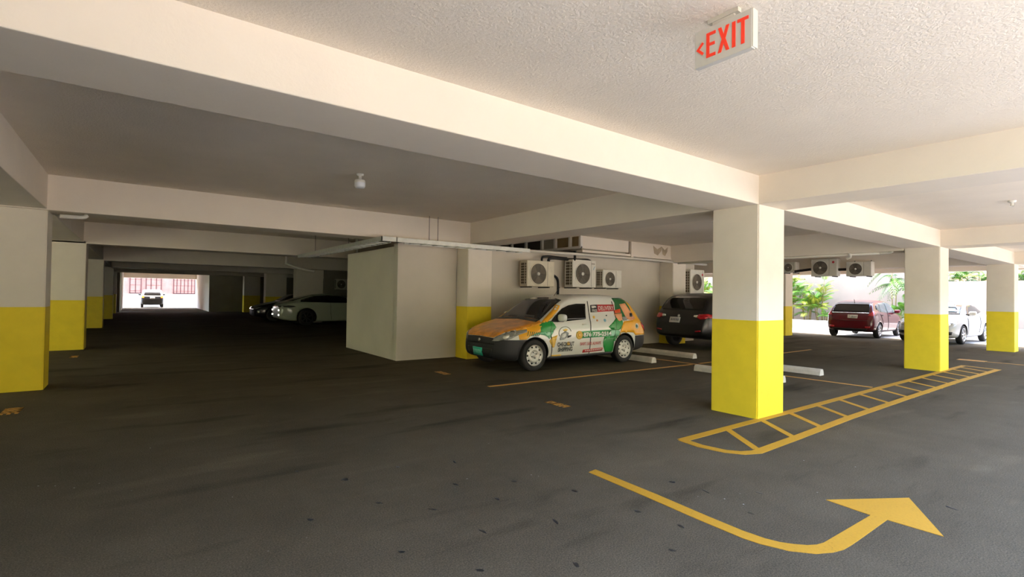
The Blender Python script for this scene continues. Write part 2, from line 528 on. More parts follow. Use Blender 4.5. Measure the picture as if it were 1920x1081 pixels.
structure('wall_far_block', (36, 36.4, -14, 8, -.05, 13), 'far_blocker', 'pale orange slab added beyond the garden trees to block low sky', 'building')  # added beyond the garden to cut low sky light
structure('wall_upper_storeys', (-8.2, 22.9, 2.0, 51.4, 3.46, 9), 'render', 'upper storeys above the car park, unseen block shaped to cut sky light', 'building')  # unseen mass added to cut sky light, set back to spare the driveway
# building across from the far exit
wf = empty('wall_far', (0, 62, 0), label='sunlit pink brick building seen through the far exit', cat='building', kind='structure')
b = bmesh.new(); box(b, -14, 18, 0, .5, 1.08, 7); obj('brickwork', b, 'brick', wf)
b = bmesh.new(); box(b, -14, 18, -.12, .5, -.05, 1.08); obj('plinth', b, 'cream_out', wf)
for i, (x0, x1, n, lab) in enumerate(((-.62, .33, 2, 'window of the pink building above the white car, two panes wide'),
                                 (.66, 1.97, 3, 'middle window of the pink building, three panes wide'),
                                 (2.94, 4.85, 6, 'wide window of the pink building with six columns of panes'))):
    wr = empty('window_%d' % (i + 1), (0, 61.98, 0), label=lab, cat='window', kind='structure')
    b = bmesh.new()
    t = .035
    box(b, x0, x1, -.07, 0, 1.12, 1.12 + 2 * t); box(b, x0, x1, -.07, 0, 2.9, 2.9 + 2 * t)
    box(b, x0, x0 + 2 * t, -.07, 0, 1.12, 2.95); box(b, x1 - 2 * t, x1, -.07, 0, 1.12, 2.95)
    obj('window_frame', b, 'mullion', wr)
    dx = (x1 - x0) / n
    for k in range(1, n):
        boxobj('mullion', (x0 + k * dx - t * .7, x0 + k * dx + t * .7, -.06, 0, 1.15, 2.93), 'mullion', wr)
    for z in (1.38, 1.95, 2.5):
        boxobj('glazing_bar', (x0, x1, -.055, 0, z - .012, z + .012), 'mullion', wr)
    for k in range(n):
        for z0, z1 in ((1.16, 1.38), (1.38, 1.95), (1.95, 2.5), (2.5, 2.92)):
            boxobj('pane', (x0 + k * dx + t, x0 + (k + 1) * dx - t, -.03, -.005, z0 + .01, z1 - .01), 'brick', wr)

# ------------------------------------------------------------------ floor markings
def marking(name, poly, label, cat='road marking', m='paint', parent=None, h=.003, group=None):
    b = bmesh.new()
    prism(b, poly, -.002, h)
    o = obj(name, b, m, parent)
    if parent is None:
        tag(o, label, cat, group)
    return o

def strip(a, c, w):
    a, c = Vector(a), Vector(c)
    n = (c - a).normalized()
    n = Vector((-n.y, n.x)) * w / 2
    return [tuple(a + n), tuple(a - n), tuple(c - n), tuple(c + n)]

arrow = [(2.967, 2.92), (3.06, 2.935), (3.045, 2.31), (3.02, 1.90), (3.012, 1.65), (3.025, 1.52), (3.052, 1.445), (3.095, 1.385), (3.147, 1.335), (3.20, 1.305),
         (3.26, 1.292), (3.42, 1.288), (3.935, 1.276), (3.968, 1.56), (4.515, 1.227), (3.954, .903), (3.942, 1.187), (3.549, 1.185), (3.369, 1.185),
         (3.264, 1.190), (3.18, 1.212), (3.082, 1.261), (2.99, 1.365), (2.935, 1.50), (2.918, 1.60), (2.925, 1.93), (2.945, 2.31)]
marking('turn_arrow', arrow, 'bent yellow turning arrow painted on the asphalt')

island = empty('hatched_island', (0, 0, 0), label='long yellow ladder-like hatched marking under the front columns', cat='road marking')
def curve_strip(ctrl, w):
    c = [Vector(p) for p in ctrl]
    L_, R_ = [], []
    for i, p in enumerate(c):
        d = (c[min(i + 1, len(c) - 1)] - c[max(i - 1, 0)]).normalized()
        n = Vector((-d.y, d.x)) * w / 2
        L_.append(tuple(p + n)); R_.append(tuple(p - n))
    return L_ + R_[::-1]
marking('border_line', strip((4.40, 3.05), (14.98, 3.07), .10), None, parent=island)
marking('border_line', curve_strip([(4.42, 3.06), (4.385, 2.83), (4.43, 2.60), (4.52, 2.48), (4.66, 2.42), (5.46, 2.44), (6.96, 2.49), (8.96, 2.51), (11.8, 2.52), (14.78, 2.47)], .10), None, parent=island, h=.0034)
marking('end_line', strip((14.95, 3.09), (14.74, 2.45), .10), None, parent=island, h=.0026)
rx_in = [5.2, 5.94, 6.63, 7.42, 8.13, 8.87, 9.66, 10.38, 11.09, 11.82, 12.5, 13.2, 13.9, 14.5]
for i, x in enumerate(rx_in):
    if 12.9 < x < 13.3:
        pass
    marking('rung', strip((x, 3.03), (x - .45, 2.47), .075), None, parent=island, h=.0022)

marking('bay_line', strip((4.43, 6.55), (9.62, 6.43), .075), 'thin yellow bay line in front of the delivery car side', m='paint_old')
marking('bay_end_line', strip((9.72, 9.3), (9.75, 3.15), .075), 'faded bay end line between the wheel stops', m='paint_old')
marking('bay_line', strip((9.9, 6.43), (15.6, 6.55), .07), 'faint bay line beyond the wheel stops, past the big column', m='paint_old')
marking('bay_line', strip((16.5, 3.5), (16.5, 2.98), .30), 'short broad yellow mark beyond the hatched marking end', m='paint_old', h=.003)
marking('lane_line', strip((16.45, 2.97), (16.25, -.8), .06), 'thin pale lane line leading off beyond the hatched marking', m='paint_old')

# bay numbers: worn, unreadable stencils
def bay_number(cx, cy, label, w=.13, ln=.42, flip=1):
    r = empty('bay_number', (cx, cy, 0), label=label, cat='road marking', group='worn bay numbers')
    for k in range(3):
        y0 = -ln / 2 + k * ln / 3
        d = ln / 3 * .78
        t = .032
        parts = [(-w / 2, w / 2, y0, y0 + t), (-w / 2, w / 2, y0 + d - t, y0 + d), (-w / 2, -w / 2 + t, y0, y0 + d), (w / 2 - t, w / 2, y0, y0 + d), (-t / 2, t / 2, y0, y0 + d)]
        random.shuffle(parts)
        b = bmesh.new()
        for (a0, a1, b0, b1) in parts[:4]:
            box(b, a0, a1, b0, b1, -.002, .003)
        obj('stencilled_figure', b, 'paint_old', r)
    return r
bay_number(4.48, 5.01, 'worn orange bay number on the open bay below the delivery car')
bay_number(4.49, 8.15, 'worn orange bay number by the grey corner block')
bay_number(-1.14, 8.17, 'worn orange bay number before the first aisle column', .16)
bay_number(-1.04, 14.1, 'worn orange bay number before the second aisle column')

# stains and scuffs on the asphalt
def stain(cx, cy, rx, ry, rot, label, m='oil'):
    b = bmesh.new()
    pts = []
    n = 14
    for k in range(n):
        a = 2 * PI * k / n
        q = 1 + random.uniform(-.28, .28)
        u, v = rx * q * math.cos(a), ry * q * math.sin(a)
        pts.append((cx + u * math.cos(rot) - v * math.sin(rot), cy + u * math.sin(rot) + v * math.cos(rot)))
    prism(b, pts, -.002, .0015)
    return tag(obj('floor_stain', b, m), label, 'stain', 'dark spots on the asphalt' if m == 'oil' else 'pale scuffs on the asphalt')
stain(1.30, 3.86, .022, .03, .4, 'dark round oil spot in the middle of the asphalt foreground')
small = [(1.05, 4.25), (1.75, 3.9), (1.95, 3.3), (2.2, 3.75), (2.05, 2.9), (1.6, 3.0), (2.35, 3.1), (2.6, 2.7), (2.15, 2.4), (1.7, 2.55), (1.35, 3.3), (2.7, 2.2), (2.75, 1.9), (3.4, 2.15), (3.3, 1.75),
         (1.2, 2.6), (1.45, 2.2), (3.7, 1.9), (3.35, 2.4), (4.55, 1.0), (2.45, 1.75), (1.9, 1.95), (.9, 3.3)]
for (x, y) in small:
    stain(x, y, random.uniform(.007, .016), random.uniform(.014, .035), random.uniform(-.4, .8), 'small dark oil fleck on the asphalt')
for (x, y) in ((-.35, 2.45), (-.42, 2.6), (-.1, 2.35), (.05, 2.5), (.35, 2.75), (.6, 2.3), (-.3, 2.8)):
    stain(x, y, random.uniform(.006, .014), random.uniform(.008, .016), random.uniform(0, 3), 'tiny pale scuff on the near asphalt', 'pale')

# ------------------------------------------------------------------ wheel stops
def wheel_stop(x, y0, y1, label):
    b = bmesh.new()
    prof = [(-.085, 0), (.085, 0), (.075, .07), (.05, .115), (-.05, .115), (-.075, .07)]
    a = [b.verts.new((x + p[0], y0, p[1])) for p in prof]
    mid0 = [b.verts.new((x + p[0] * .98, y0 + .03, p[1] + .004)) for p in prof]
    c = [b.verts.new((x + p[0], y1, p[1])) for p in prof]
    n = len(prof)
    for p, q in ((a, mid0), (mid0, c)):
        for i in range(n):
            b.faces.new((p[i], p[(i + 1) % n], q[(i + 1) % n], q[i]))
    b.faces.new(a); b.faces.new(c[::-1])
    return tag(obj('wheel_stop', b, 'stop'), label, 'wheel stop', 'concrete wheel stops')
wheel_stop(9.10, 7.02, 8.85, 'pale concrete wheel stop behind the delivery car rear wheel')
wheel_stop(10.62, 7.02, 8.9, 'pale concrete wheel stop between the delivery car and black car')
wheel_stop(8.92, 4.18, 5.86, 'pale concrete wheel stop partly hidden behind the big column, nearer bay')
wheel_stop(10.42, 4.18, 5.95, 'pale concrete wheel stop right of the big column, farther bay')

# ------------------------------------------------------------------ cars
class Car:
    def __init__(self, name, label, cat, loc, rz, st, axles, wheel_r, track, paint, arch=.36, rim='alloy', group='parked cars'):
        self.root = empty(name, loc, rz, label, cat, group)
        bm = bmesh.new()
        rings = []
        for (x, w, bot, belt, top, rw) in st:
            gh = top - belt
            half = [(.0, bot), (.55 * w, bot), (.86 * w, bot + .01), (.965 * w, bot + .07), (w, bot + .38 * (belt - bot)), (.995 * w, bot + .72 * (belt - bot)),
                    (.972 * w, belt - .02), (.935 * w + .0 * rw, belt + .03 * gh + .004), ((.93 * w) * .45 + rw * .55, belt + .5 * gh), (rw, belt + .90 * gh), (.84 * rw, belt + .985 * gh), (.45 * rw, top), (0, top + .004)]
            ring = [bm.verts.new((x, -p[0], p[1])) for p in half] + [bm.verts.new((x, p[0], p[1])) for p in half[-2:0:-1]]
            rings.append(ring)
        n = len(rings[0])
        for a, b in zip(rings, rings[1:]):
            for k in range(n):
                bm.faces.new((a[k], a[(k + 1) % n], b[(k + 1) % n], b[k]))
        for ring, rev in ((rings[0], True), (rings[-1], False)):
            h = n // 2
            for k in range(h):
                # quads across the end, mirrored left to right
                i0, i1 = k, k + 1
                j0, j1 = (n - k) % n, (n - k - 1) % n
                vs = [ring[i0], ring[i1], ring[j1], ring[j0]]
                u = []
                for v in vs:
                    if v not in u:
                        u.append(v)
                if len(u) >= 3:
                    bm.faces.new(u)
        bmesh.ops.recalc_face_normals(bm, faces=bm.faces[:])
        for f in bm.faces:
            f.smooth = True
        me = bpy.data.meshes.new('body')
        bm.to_mesh(me)
        bm.free()
        me.materials.append(paint)
        me.materials.append(M['well'])
        tmp = bpy.data.objects.new('body_tmp', me)
        COL.objects.link(tmp)
        sub = tmp.modifiers.new('s', 'SUBSURF')
        sub.levels = sub.render_levels = 2
        cuts = []
        wmax = max(s[1] for s in st)
        for ax in axles:
            b2 = bmesh.new()
            prof = [(arch, -1.2), (arch, -wmax + .24), (0.001, -wmax + .24)]
            for sgn in (1, -1):
                seg = 36
                ra, rb = [], []
                for k in range(seg):
                    a = 2 * PI * k / seg
                    ra.append(b2.verts.new((ax + arch * math.cos(a), -1.3 * sgn, wheel_r + arch * math.sin(a))))
                    rb.append(b2.verts.new((ax + arch * math.cos(a), (-wmax + .26) * sgn, wheel_r + arch * math.sin(a))))
                for k in range(seg):
                    b2.faces.new((ra[k], ra[(k + 1) % seg], rb[(k + 1) % seg], rb[k]))
                b2.faces.new(ra)
                b2.faces.new(rb[::-1])
            bmesh.ops.recalc_face_normals(b2, faces=b2.faces[:])
            cm = bpy.data.meshes.new('cut')
            b2.to_mesh(cm)
            b2.free()
            cm.materials.append(M['well'])
            co = bpy.data.objects.new('cut_tmp', cm)
            COL.objects.link(co)
            md = tmp.modifiers.new('b', 'BOOLEAN')
            md.operation = 'DIFFERENCE'
            md.object = co
            md.solver = 'EXACT'
            md.material_mode = 'TRANSFER'
            cuts.append(co)
        dg = bpy.context.evaluated_depsgraph_get()
        full = bpy.data.meshes.new_from_object(tmp.evaluated_get(dg))
        full.name = 'body'
        for c in cuts:
            cmesh = c.data
            bpy.data.objects.remove(c)
            bpy.data.meshes.remove(cmesh)
        bpy.data.objects.remove(tmp)
        self.body = bpy.data.objects.new('body', full)
        COL.objects.link(self.body)
        self.body.parent = self.root
        b3 = bmesh.new()
        b3.from_mesh(full)
        self.bvh = BVHTree.FromBMesh(b3)
        b3.free()
        self.len = st[-1][0]
        for i, ax in enumerate(axles):
            for sgn in (-1, 1):
                self.wheel(ax, sgn * track / 2, wheel_r, sgn, rim)

    def wheel(self, x, y, r, sgn, rim):
        w = .095
        h = empty('wheel', (x, y, r))
        h.parent = self.root
        if sgn > 0:
            h.rotation_euler = (0, 0, PI)
        k = r / .30
        b = bmesh.new()
        lathe(b, [(.195 * k, -w + .02), (.235 * k, -w), (.275 * k, -w + .005), (.293 * k, -w + .02), (.30 * k, -w + .045), (.30 * k, w - .045), (.29 * k, w - .02), (.2 * k, w), (.195 * k, w - .03), (.195 * k, -w + .02)], 40)
        obj('tyre', b, 'tyre', h, True)
        if rim == 'steel':
            b = bmesh.new()
            lathe(b, [(.200 * k, -w + .005), (.190 * k, -w + .012), (.175 * k, -w + .035), (.150 * k, -w + .03), (.125 * k, -w + .012), (.095 * k, -w + .012), (.075 * k, -w + .03), (.045 * k, -w + .028), (.030 * k, -w + .005), (.001, -w + .004)], 40)
            obj('rim', b, 'steel', h, True)
            for q in range(10):
                a = 2 * PI * q / 10
                b = bmesh.new()
                lathe(b, [(.001, 0), (.017, 0), (.019, .01)], 12, 'y', (.157 * k * math.cos(a), -w + .024, .157 * k * math.sin(a)))
                obj('vent_hole', b, 'well', h)
            for q in range(4):
                a = 2 * PI * q / 4 + .4
                b = bmesh.new()
                lathe(b, [(.001, -.012), (.010, -.010), (.011, .004)], 8, 'y', (.058 * k * math.cos(a), -w + .03, .058 * k * math.sin(a)))
                obj('wheel_nut', b, 'well', h)
        else:
            mm = 'alloy' if rim == 'alloy' else 'darkalloy'
            b = bmesh.new()
            lathe(b, [(.001, -w + .06), (.19 * k, -w + .06), (.198 * k, -w + .03)], 32)
            obj('brake_disc', b, 'well', h)
            b = bmesh.new()
            lathe(b, [(.215 * k, -w + .012), (.215 * k, -w + .004), (.200 * k, -w + .004), (.192 * k, -w + .03), (.20 * k, -w + .05)], 40)
            lathe(b, [(.05 * k, -w + .04), (.045 * k, -w + .01), (.001, -w + .008)], 20)
            obj('rim', b, mm, h, True)
            for q in range(7):
                a = 2 * PI * q / 7 + .3
                b = bmesh.new()
                t = .016 * k
                ca, sa = math.cos(a), math.sin(a)
                vs = []
                for rr, tt, yy in ((.03 * k, t, -w + .012), (.2 * k, t * 1.25, -w + .014)):
                    for s2 in (-1, 1):
                        for dy in (0, .03):
                            vs.append(b.verts.new((rr * ca - s2 * tt * sa, yy + dy, rr * sa + s2 * tt * ca)))
                for f in ((0, 2, 6, 4), (1, 5, 7, 3), (0, 4, 5, 1), (2, 3, 7, 6), (0, 1, 3, 2), (4, 6, 7, 5)):
                    b.faces.new([vs[i] for i in f])
                obj('spoke', b, mm, h)

    def hit(self, axis, u, v):
        o, d = {'L': (Vector((u, -4, v)), Vector((0, 1, 0))), 'R': (Vector((u, 4, v)), Vector((0, -1, 0))),
                'F': (Vector((-4, u, v)), Vector((1, 0, 0))), 'B': (Vector((self.len + 4, u, v)), Vector((-1, 0, 0))),
                'T': (Vector((u, v, 5)), Vector((0, 0, -1)))}[axis]
        p, n, i, dist = self.bvh.ray_cast(o, d)
        if p is None or (axis in 'LR' and abs(p.y) < .25):
            q = o + d * (4 - .75 if axis in 'LR' else 4)
            p, n, i, dist = self.bvh.find_nearest(q)
        if n.dot(d) > 0:
            n = -n
        return p, n, d

    def patch(self, name, poly, axis, m, off=.004, res=.05, parent=None, smooth=0, label=None):
        off += .004
        if smooth:
            poly = [(p.x, p.y) for p in curve_pts([(*p, 0) for p in poly] + [(*poly[0], 0)], smooth)][:-1]
        # densify the outline
        P = []
        for i, a in enumerate(poly):
            b = poly[(i + 1) % len(poly)]
            k = max(1, int(math.hypot(b[0] - a[0], b[1] - a[1]) / res))
            for j in range(k):
                P.append(Vector((a[0] + (b[0] - a[0]) * j / k, a[1] + (b[1] - a[1]) * j / k)))
        n0 = len(P)
        xs = [p.x for p in P]; ys = [p.y for p in P]
        def inside(q):
            c = False
            for i in range(n0):
                a, b = P[i], P[(i + 1) % n0]
                if (a.y > q.y) != (b.y > q.y) and q.x < (b.x - a.x) * (q.y - a.y) / (b.y - a.y) + a.x:
                    c = not c
            return c
        pts = list(P)
        gx = min(xs) + res * .5
        while gx < max(xs):
            gy = min(ys) + res * .5
            while gy < max(ys):
                q = Vector((gx, gy))
                if inside(q) and min((q - p).length for p in P) > res * .35:
                    pts.append(q)
                gy += res
            gx += res
        vv, ee, ff, *_ = geometry.delaunay_2d_cdt(pts, [], [list(range(n0))], 1, 1e-5)
        bm = bmesh.new()
        V, D = [], []
        for q in vv:
            p, n, d = self.hit(axis, q.x, q.y)
            V.append(bm.verts.new(p + n * off - d * off * .5))
            D.append(n)
        for f in ff:
            try:
                bm.faces.new([V[i] for i in f])
            except ValueError:
                pass
        bmesh.ops.recalc_face_normals(bm, faces=bm.faces[:])
        nn = dict(zip(V, D))
        be = [e for e in bm.edges if len(e.link_faces) == 1]
        bv = {v for e in be for v in e.verts}
        low = {v: bm.verts.new(v.co - nn[v] * off * 2.2) for v in bv}
        for e in be:
            a, c = e.verts
            bm.faces.new((a, c, low[c], low[a]))
        for f in bm.faces:
            f.smooth = True
        o = obj(name, bm, m, parent or self.root)
        if label:
            o['label'] = label
        return o

    def line(self, name, ctrl, axis, m='seam', w=.010, off=.003, parent=None):
        return self.patch(name, curve_strip(ctrl, w), axis, m, off, .06, parent)

    def disc(self, name, c, r, axis, m, off=.005, n=18, parent=None, ry=None):
        return self.patch(name, [(c[0] + r * math.cos(2 * PI * k / n), c[1] + (ry or r) * math.sin(2 * PI * k / n)) for k in range(n)], axis, m, off, .04, parent)

    def text(self, name, s, c, w, h, axis, m, off=.022, parent=None, bold=.028):
        me = text_mesh(s, bold=bold)
        xs = [v.co.x for v in me.vertices]; ys = [v.co.y for v in me.vertices]
        x0, x1, y0, y1 = min(xs), max(xs), min(ys), max(ys)
        sgn = -1 if axis in 'RF' else 1
        for v in me.vertices:
            u = ((v.co.x - x0) / (x1 - x0) - .5) * w * sgn
            t = ((v.co.y - y0) / (y1 - y0) - .5) * h
            if isinstance(c[1], tuple):
                pass
            p, n, d = self.hit(axis, c[0] + u, c[1] + t)
            v.co = p - d * off
        me.materials.clear()
        me.materials.append(M[m])
        me.name = name
        o = bpy.data.objects.new(name, me)
        COL.objects.link(o)
        o.parent = parent or self.root
        return o

    def mirror(self, x, z, sgn, m, w=.21, h=.15):
        p, n, d = self.hit('L' if sgn < 0 else 'R', x, z)
        b = bmesh.new()
        yc = p.y + sgn * .13
        v = bmesh.ops.create_icosphere(b, subdivisions=3, radius=1)['verts']
        for q in v:
            c = q.co
            k = lambda t: math.copysign(abs(t) ** .6, t)
            q.co = Vector((x + k(c.x) * .06, yc + k(c.y) * w / 2, z + .05 + k(c.z) * h / 2))
        o = obj('wing_mirror', b, m, self.root, True)
        b = bmesh.new()
        box(b, x - .02, x + .035, min(p.y, yc) - .02, max(p.y, yc) + .02, z - .03, z + .02, .01)
        obj('mirror_arm', b, 'black_plastic', o)
        return o

    def plate(self, axis, y, z, m, ink, w=.34, h=.16):
        p = self.patch('number_plate', [(y - w / 2, z - h / 2), (y + w / 2, z - h / 2), (y + w / 2, z + h / 2), (y - w / 2, z + h / 2)], axis, m, .012, .1)
        for k in range(5):
            u = y - w * .36 + k * w * .165
            self.patch('plate_figure', [(u, z - h * .2), (u + w * .1, z - h * .2), (u + w * .1, z + h * .22), (u, z + h * .22)], axis, ink, .015, .1, parent=p)
        return p

def both(car, fn):
    for ax in ('L', 'R'):
        fn(ax)

# ---- delivery car
dstations = [(0.07, .44, .32, .50, .60, .36), (.10, .58, .25, .545, .66, .48), (.21, .735, .20, .62, .735, .61), (.45, .82, .175, .72, .815, .71), (.80, .845, .17, .82, .89, .72), (1.00, .845, .17, .875, .94, .72),
             (1.12, .845, .17, .90, 1.02, .72), (1.40, .845, .17, .905, 1.22, .70), (1.66, .845, .17, .91, 1.385, .685), (1.95, .845, .17, .92, 1.45, .68), (2.6, .845, .17, .93, 1.48, .68), (3.2, .845, .175, .94, 1.47, .675),
             (3.5, .84, .185, .94, 1.425, .665), (3.72, .83, .20, .93, 1.27, .67), (3.92, .80, .22, .89, 1.06, .67), (4.06, .76, .24, .78, .88, .64), (4.15, .68, .27, .64, .72, .56), (4.17, .60, .32, .58, .66, .5)]
paint_d = car_paint('delivery_body', (.80, .78, .72), (.016, .016, .018), front=(.60, .60), rear=(3.66, .575), sill=.24)
dc = Car('delivery_car', 'small delivery car wrapped in white, green and orange with lettering', 'car', (5.28, 8.245, 0), 0, dstations, (.78, 3.31), .30, 1.48, paint_d, .345, 'steel')
# bonnet and windscreen
dc.patch('bonnet', [(.155, -.44), (.26, -.60), (.50, -.735), (.98, -.775), (1.06, -.4), (1.085, 0), (1.06, .4), (.98, .775), (.50, .735), (.26, .60), (.155, .44), (.12, 0)], 'T', 'w_hood', .004, .06)
dc.patch('windscreen', [(-.66, .955), (-.4, .975), (0, .985), (.4, .975), (.66, .955), (.585, 1.345), (.3, 1.385), (0, 1.395), (-.3, 1.385), (-.585, 1.345)], 'F', 'glass', .006, .06)
dc.patch('cowl', [(-.69, .915), (0, .945), (.69, .915), (.67, .955), (0, .985), (-.67, .955)], 'F', 'black_plastic', .008, .06)
dc.patch('upper_grille', [(-.50, .50), (.50, .50), (.47, .62), (0, .635), (-.47, .62)], 'F', 'black_plastic', .006, .06)
dc.patch('lower_grille', [(-.38, .25), (.38, .25), (.42, .42), (-.42, .42)], 'F', 'black_plastic', .006, .06)
dc.patch('nose_panel', [(-.44, .632), (0, .645), (.44, .632), (.56, .70), (.60, .76), (0, .78), (-.60, .76), (-.56, .70)], 'F', 'w_hood', .005, .05)
dc.disc('badge', (-.02, .565), .035, 'F', 'chrome', .014)
dc.plate('F', .05, .345, 'plate_green', 'plate_green_ink', .33, .15)
for s in (-1, 1):
    hl = dc.patch('headlamp', [(.42 * s, .565), (.56 * s, .575), (.74 * s, .635), (.80 * s, .74), (.77 * s, .785), (.62 * s, .715), (.48 * s, .635)][::s], 'F', 'lamp', .010, .035)
    dc.disc('lamp_reflector', (.66 * s, .655), .04, 'F', 'lamp_core', .018, parent=hl)
for ax in ('L', 'R'):
    dc.patch('headlamp_side', [(.22, .605), (.32, .64), (.405, .72), (.43, .79), (.40, .805), (.30, .765), (.22, .70)], ax, 'lamp', .008, .035)
    dc.patch('side_window', [(1.365, 1.03), (1.40, 1.075), (1.55, 1.18), (1.73, 1.245), (1.94, 1.275), (2.2, 1.275), (2.15, .965), (1.36, .915)], ax, 'glass', .006, .05)
    dc.patch('quarter_trim', [(1.20, .925), (1.355, .915), (1.375, 1.06)], ax, 'black_plastic', .005, .05)
    dc.patch('front_fender_wrap', [(.42, .80), (.55, .84), (.75, .895), (.97, .935), (.95, .85), (.91, .73), (.80, .70), (.68, .675), (.58, .605), (.44, .605), (.43, .70)], ax, 'w_orange', .003, .05)
    dc.patch('door_edge_wrap', [(.92, .905), (1.09, .93), (1.23, .94), (1.31, .82), (1.18, .70), (1.10, .635), (1.02, .67), (.86, .70), (.70, .675), (.915, .73)], ax, 'w_green', .0035, .05)
    dc.patch('door_edge_fade', [(1.17, .735), (1.24, .74), (1.12, .60), (1.09, .635), (1.02, .67), (.86, .695), (.70, .675), (.80, .72), (.92, .735)], ax, 'w_pale', .0042, .05)
    dc.patch('pillar_wrap', [(.98, .905), (1.12, .915), (1.30, 1.03), (1.455, 1.15), (1.53, 1.235), (1.50, 1.27), (1.30, 1.12), (1.12, 1.0)], ax, 'w_orange', .0035, .05)
    for k in range(7):
        x = .60 + k * .042
        dc.patch('hatch_stroke', [(x, .665), (x + .014, .67), (x + .05, .755 - k * .004), (x + .036, .755 - k * .004)], ax, 'w_dgreen', .006, .05)
    dc.line('door_seam', [(1.20, .26), (1.19, .5), (1.16, .75), (1.2, .93)], ax, 'seam', .008, .0055)
    dc.line('door_seam', [(2.28, 1.33), (2.265, .9), (2.24, .5), (2.235, .26)], ax, 'seam', .008, .0055)
    dc.line('door_seam', [(3.02, 1.33), (3.06, .95), (3.0, .7), (2.93, .5), (2.92, .26)], ax, 'seam', .006, .0062)
    dc.patch('door_handle', [(2.02, .845), (2.16, .85), (2.16, .875), (2.02, .87)], ax, 'w_white', .016, .05)
    dc.patch('swoosh', [(1.13, .56), (1.20, .63), (1.335, .665), (1.30, .58), (1.25, .43), (1.21, .43)], ax, 'w_yellow', .0035, .05)
    dc.patch('sill_print', [(1.21, .25), (1.21, .28), (1.46, .278), (1.46, .25)], ax, 'w_yellow', .0035, .05)
    dc.patch('phone_banner', [(1.86, .715), (2.4, .73), (2.88, .735), (3.12, .70), (3.2, .60), (2.95, .59), (2.4, .585), (1.88, .575)], ax, 'w_pale', .0032, .05)
    dc.patch('phone_banner_core', [(1.95, .70), (2.86, .712), (2.86, .605), (1.95, .592)], ax, 'w_green', .0046, .05)
    dc.disc('phone_disc', (1.925, .645), .085, ax, 'w_yellow', .007)
    dc.disc('phone_icon', (1.925, .645), .045, ax, 'w_orange', .009)
    dc.patch('rear_wrap_green', [(2.80, .79), (2.98, .91), (3.10, 1.0), (3.25, .93), (3.25, .85), (3.17, .74), (3.10, .71), (2.88, .735)], ax, 'w_green', .0036, .05)
    dc.patch('rear_wrap_green_low', [(2.655, .585), (2.9, .59), (3.12, .60), (3.05, .45), (3.03, .26), (2.715, .26), (2.64, .38), (2.625, .47)], ax, 'w_green', .0036, .05)
    dc.patch('rear_wrap_green_top', [(3.06, 1.40), (3.30, 1.405), (3.48, 1.39), (3.62, 1.18), (3.55, .95), (3.25, .93), (3.05, 1.0), (3.09, 1.16), (3.11, 1.3)], ax, 'w_dgreen', .0034, .05)
    dc.patch('rear_wrap_orange', [(3.46, 1.395), (3.56, 1.37), (3.70, 1.18), (3.88, .95), (4.02, .80), (4.10, .70), (4.11, .585), (3.67, .585), (3.60, .645), (3.39, .66), (3.13, .60), (3.23, .82), (3.30, .90), (3.62, .92), (3.66, 1.02), (3.58, 1.22)], ax, 'w_orange', .0042, .05)
    dc.patch('parcel_print', [(3.25, 1.27), (3.46, 1.29), (3.51, 1.21), (3.72, .95), (3.55, .915), (3.40, .95)], ax, 'w_peach', .0056, .05)
    dc.patch('parcel_tape', [(3.54, 1.07), (3.64, 1.07), (3.62, .99), (3.52, .99)], ax, 'w_black', .007, .05)
    dc.patch('sleeve_print', [(3.05, 1.14), (3.25, 1.17), (3.24, 1.08), (3.07, 1.07)], ax, 'w_scarlet', .0062, .05)
    dc.patch('hand_print', [(3.03, 1.06), (3.27, 1.07), (3.25, .93), (3.15, .90), (3.11, .92)], ax, 'w_peach', .006, .05)
    dc.patch('tool_print', [(3.27, .99), (3.40, 1.0), (3.40, .92), (3.28, .91)], ax, 'w_grey', .0065, .05)
    dc.disc('round_print', (3.72, .785), .062, ax, 'w_white', .0065)
    dc.disc('round_print_core', (3.71, .785), .035, ax, 'w_dgreen', .0085)
    # company mark: basket in a ring
    ring = [(1.54 + .165 * math.cos(2 * PI * k / 26), .70 + .125 * math.sin(2 * PI * k / 26)) for k in range(26)]
    for k in range(2, 16):
        dc.line('ring_stroke', [ring[k - 1], ring[k]], ax, 'w_grey', .010, .004)
    dc.patch('mark_grey', [(1.40, .60), (1.44, .69), (1.55, .735), (1.63, .70), (1.60, .62), (1.50, .575), (1.40, .565)], ax, 'w_grey', .0045, .05)
    dc.patch('mark_white', [(1.43, .62), (1.47, .68), (1.55, .70), (1.57, .64), (1.50, .60)], ax, 'w_white', .006, .05)
    dc.patch('mark_orange', [(1.48, .76), (1.56, .785), (1.61, .765), (1.57, .74), (1.52, .735)], ax, 'w_yellow', .005, .05)
    dc.patch('mark_dark', [(1.60, .60), (1.69, .625), (1.70, .655), (1.62, .645)], ax, 'w_black', .005, .05)
    dc.text('lettering', 'CHECKOUT', (1.545, .482), .45, .085, ax, 'w_black')
    dc.disc('letter_dot', (1.628, .486), .034, ax, 'w_yellow', .0095, ry=.042)
    dc.text('lettering', 'SHIPPING', (1.54, .380), .38, .085, ax, 'w_black')
    dc.text('phone_number', '876 775-2514', (2.44, .652), .82, .092, ax, 'w_white')
    dc.text('lettering', 'SWIFT. SAFE. ALWAYS', (2.235, .465), .60, .064, ax, 'w_red', bold=.012)
    dc.patch('web_button', [(2.05, .342), (2.62, .358), (2.61, .300), (2.04, .285)], ax, 'w_red', .004, .05)
    for k in range(9):
        x = 2.10 + k * .055
        dc.patch('web_stroke', [(x, .308 + k * .0016), (x + .036, .309 + k * .0016), (x + .036, .333 + k * .0016), (x, .332 + k * .0016)], ax, 'w_white', .0065, .05)
    dc.patch('delivery_black', [(2.33, 1.10), (2.53, 1.105), (2.55, 1.26), (2.35, 1.25)], ax, 'w_black', .004, .05)
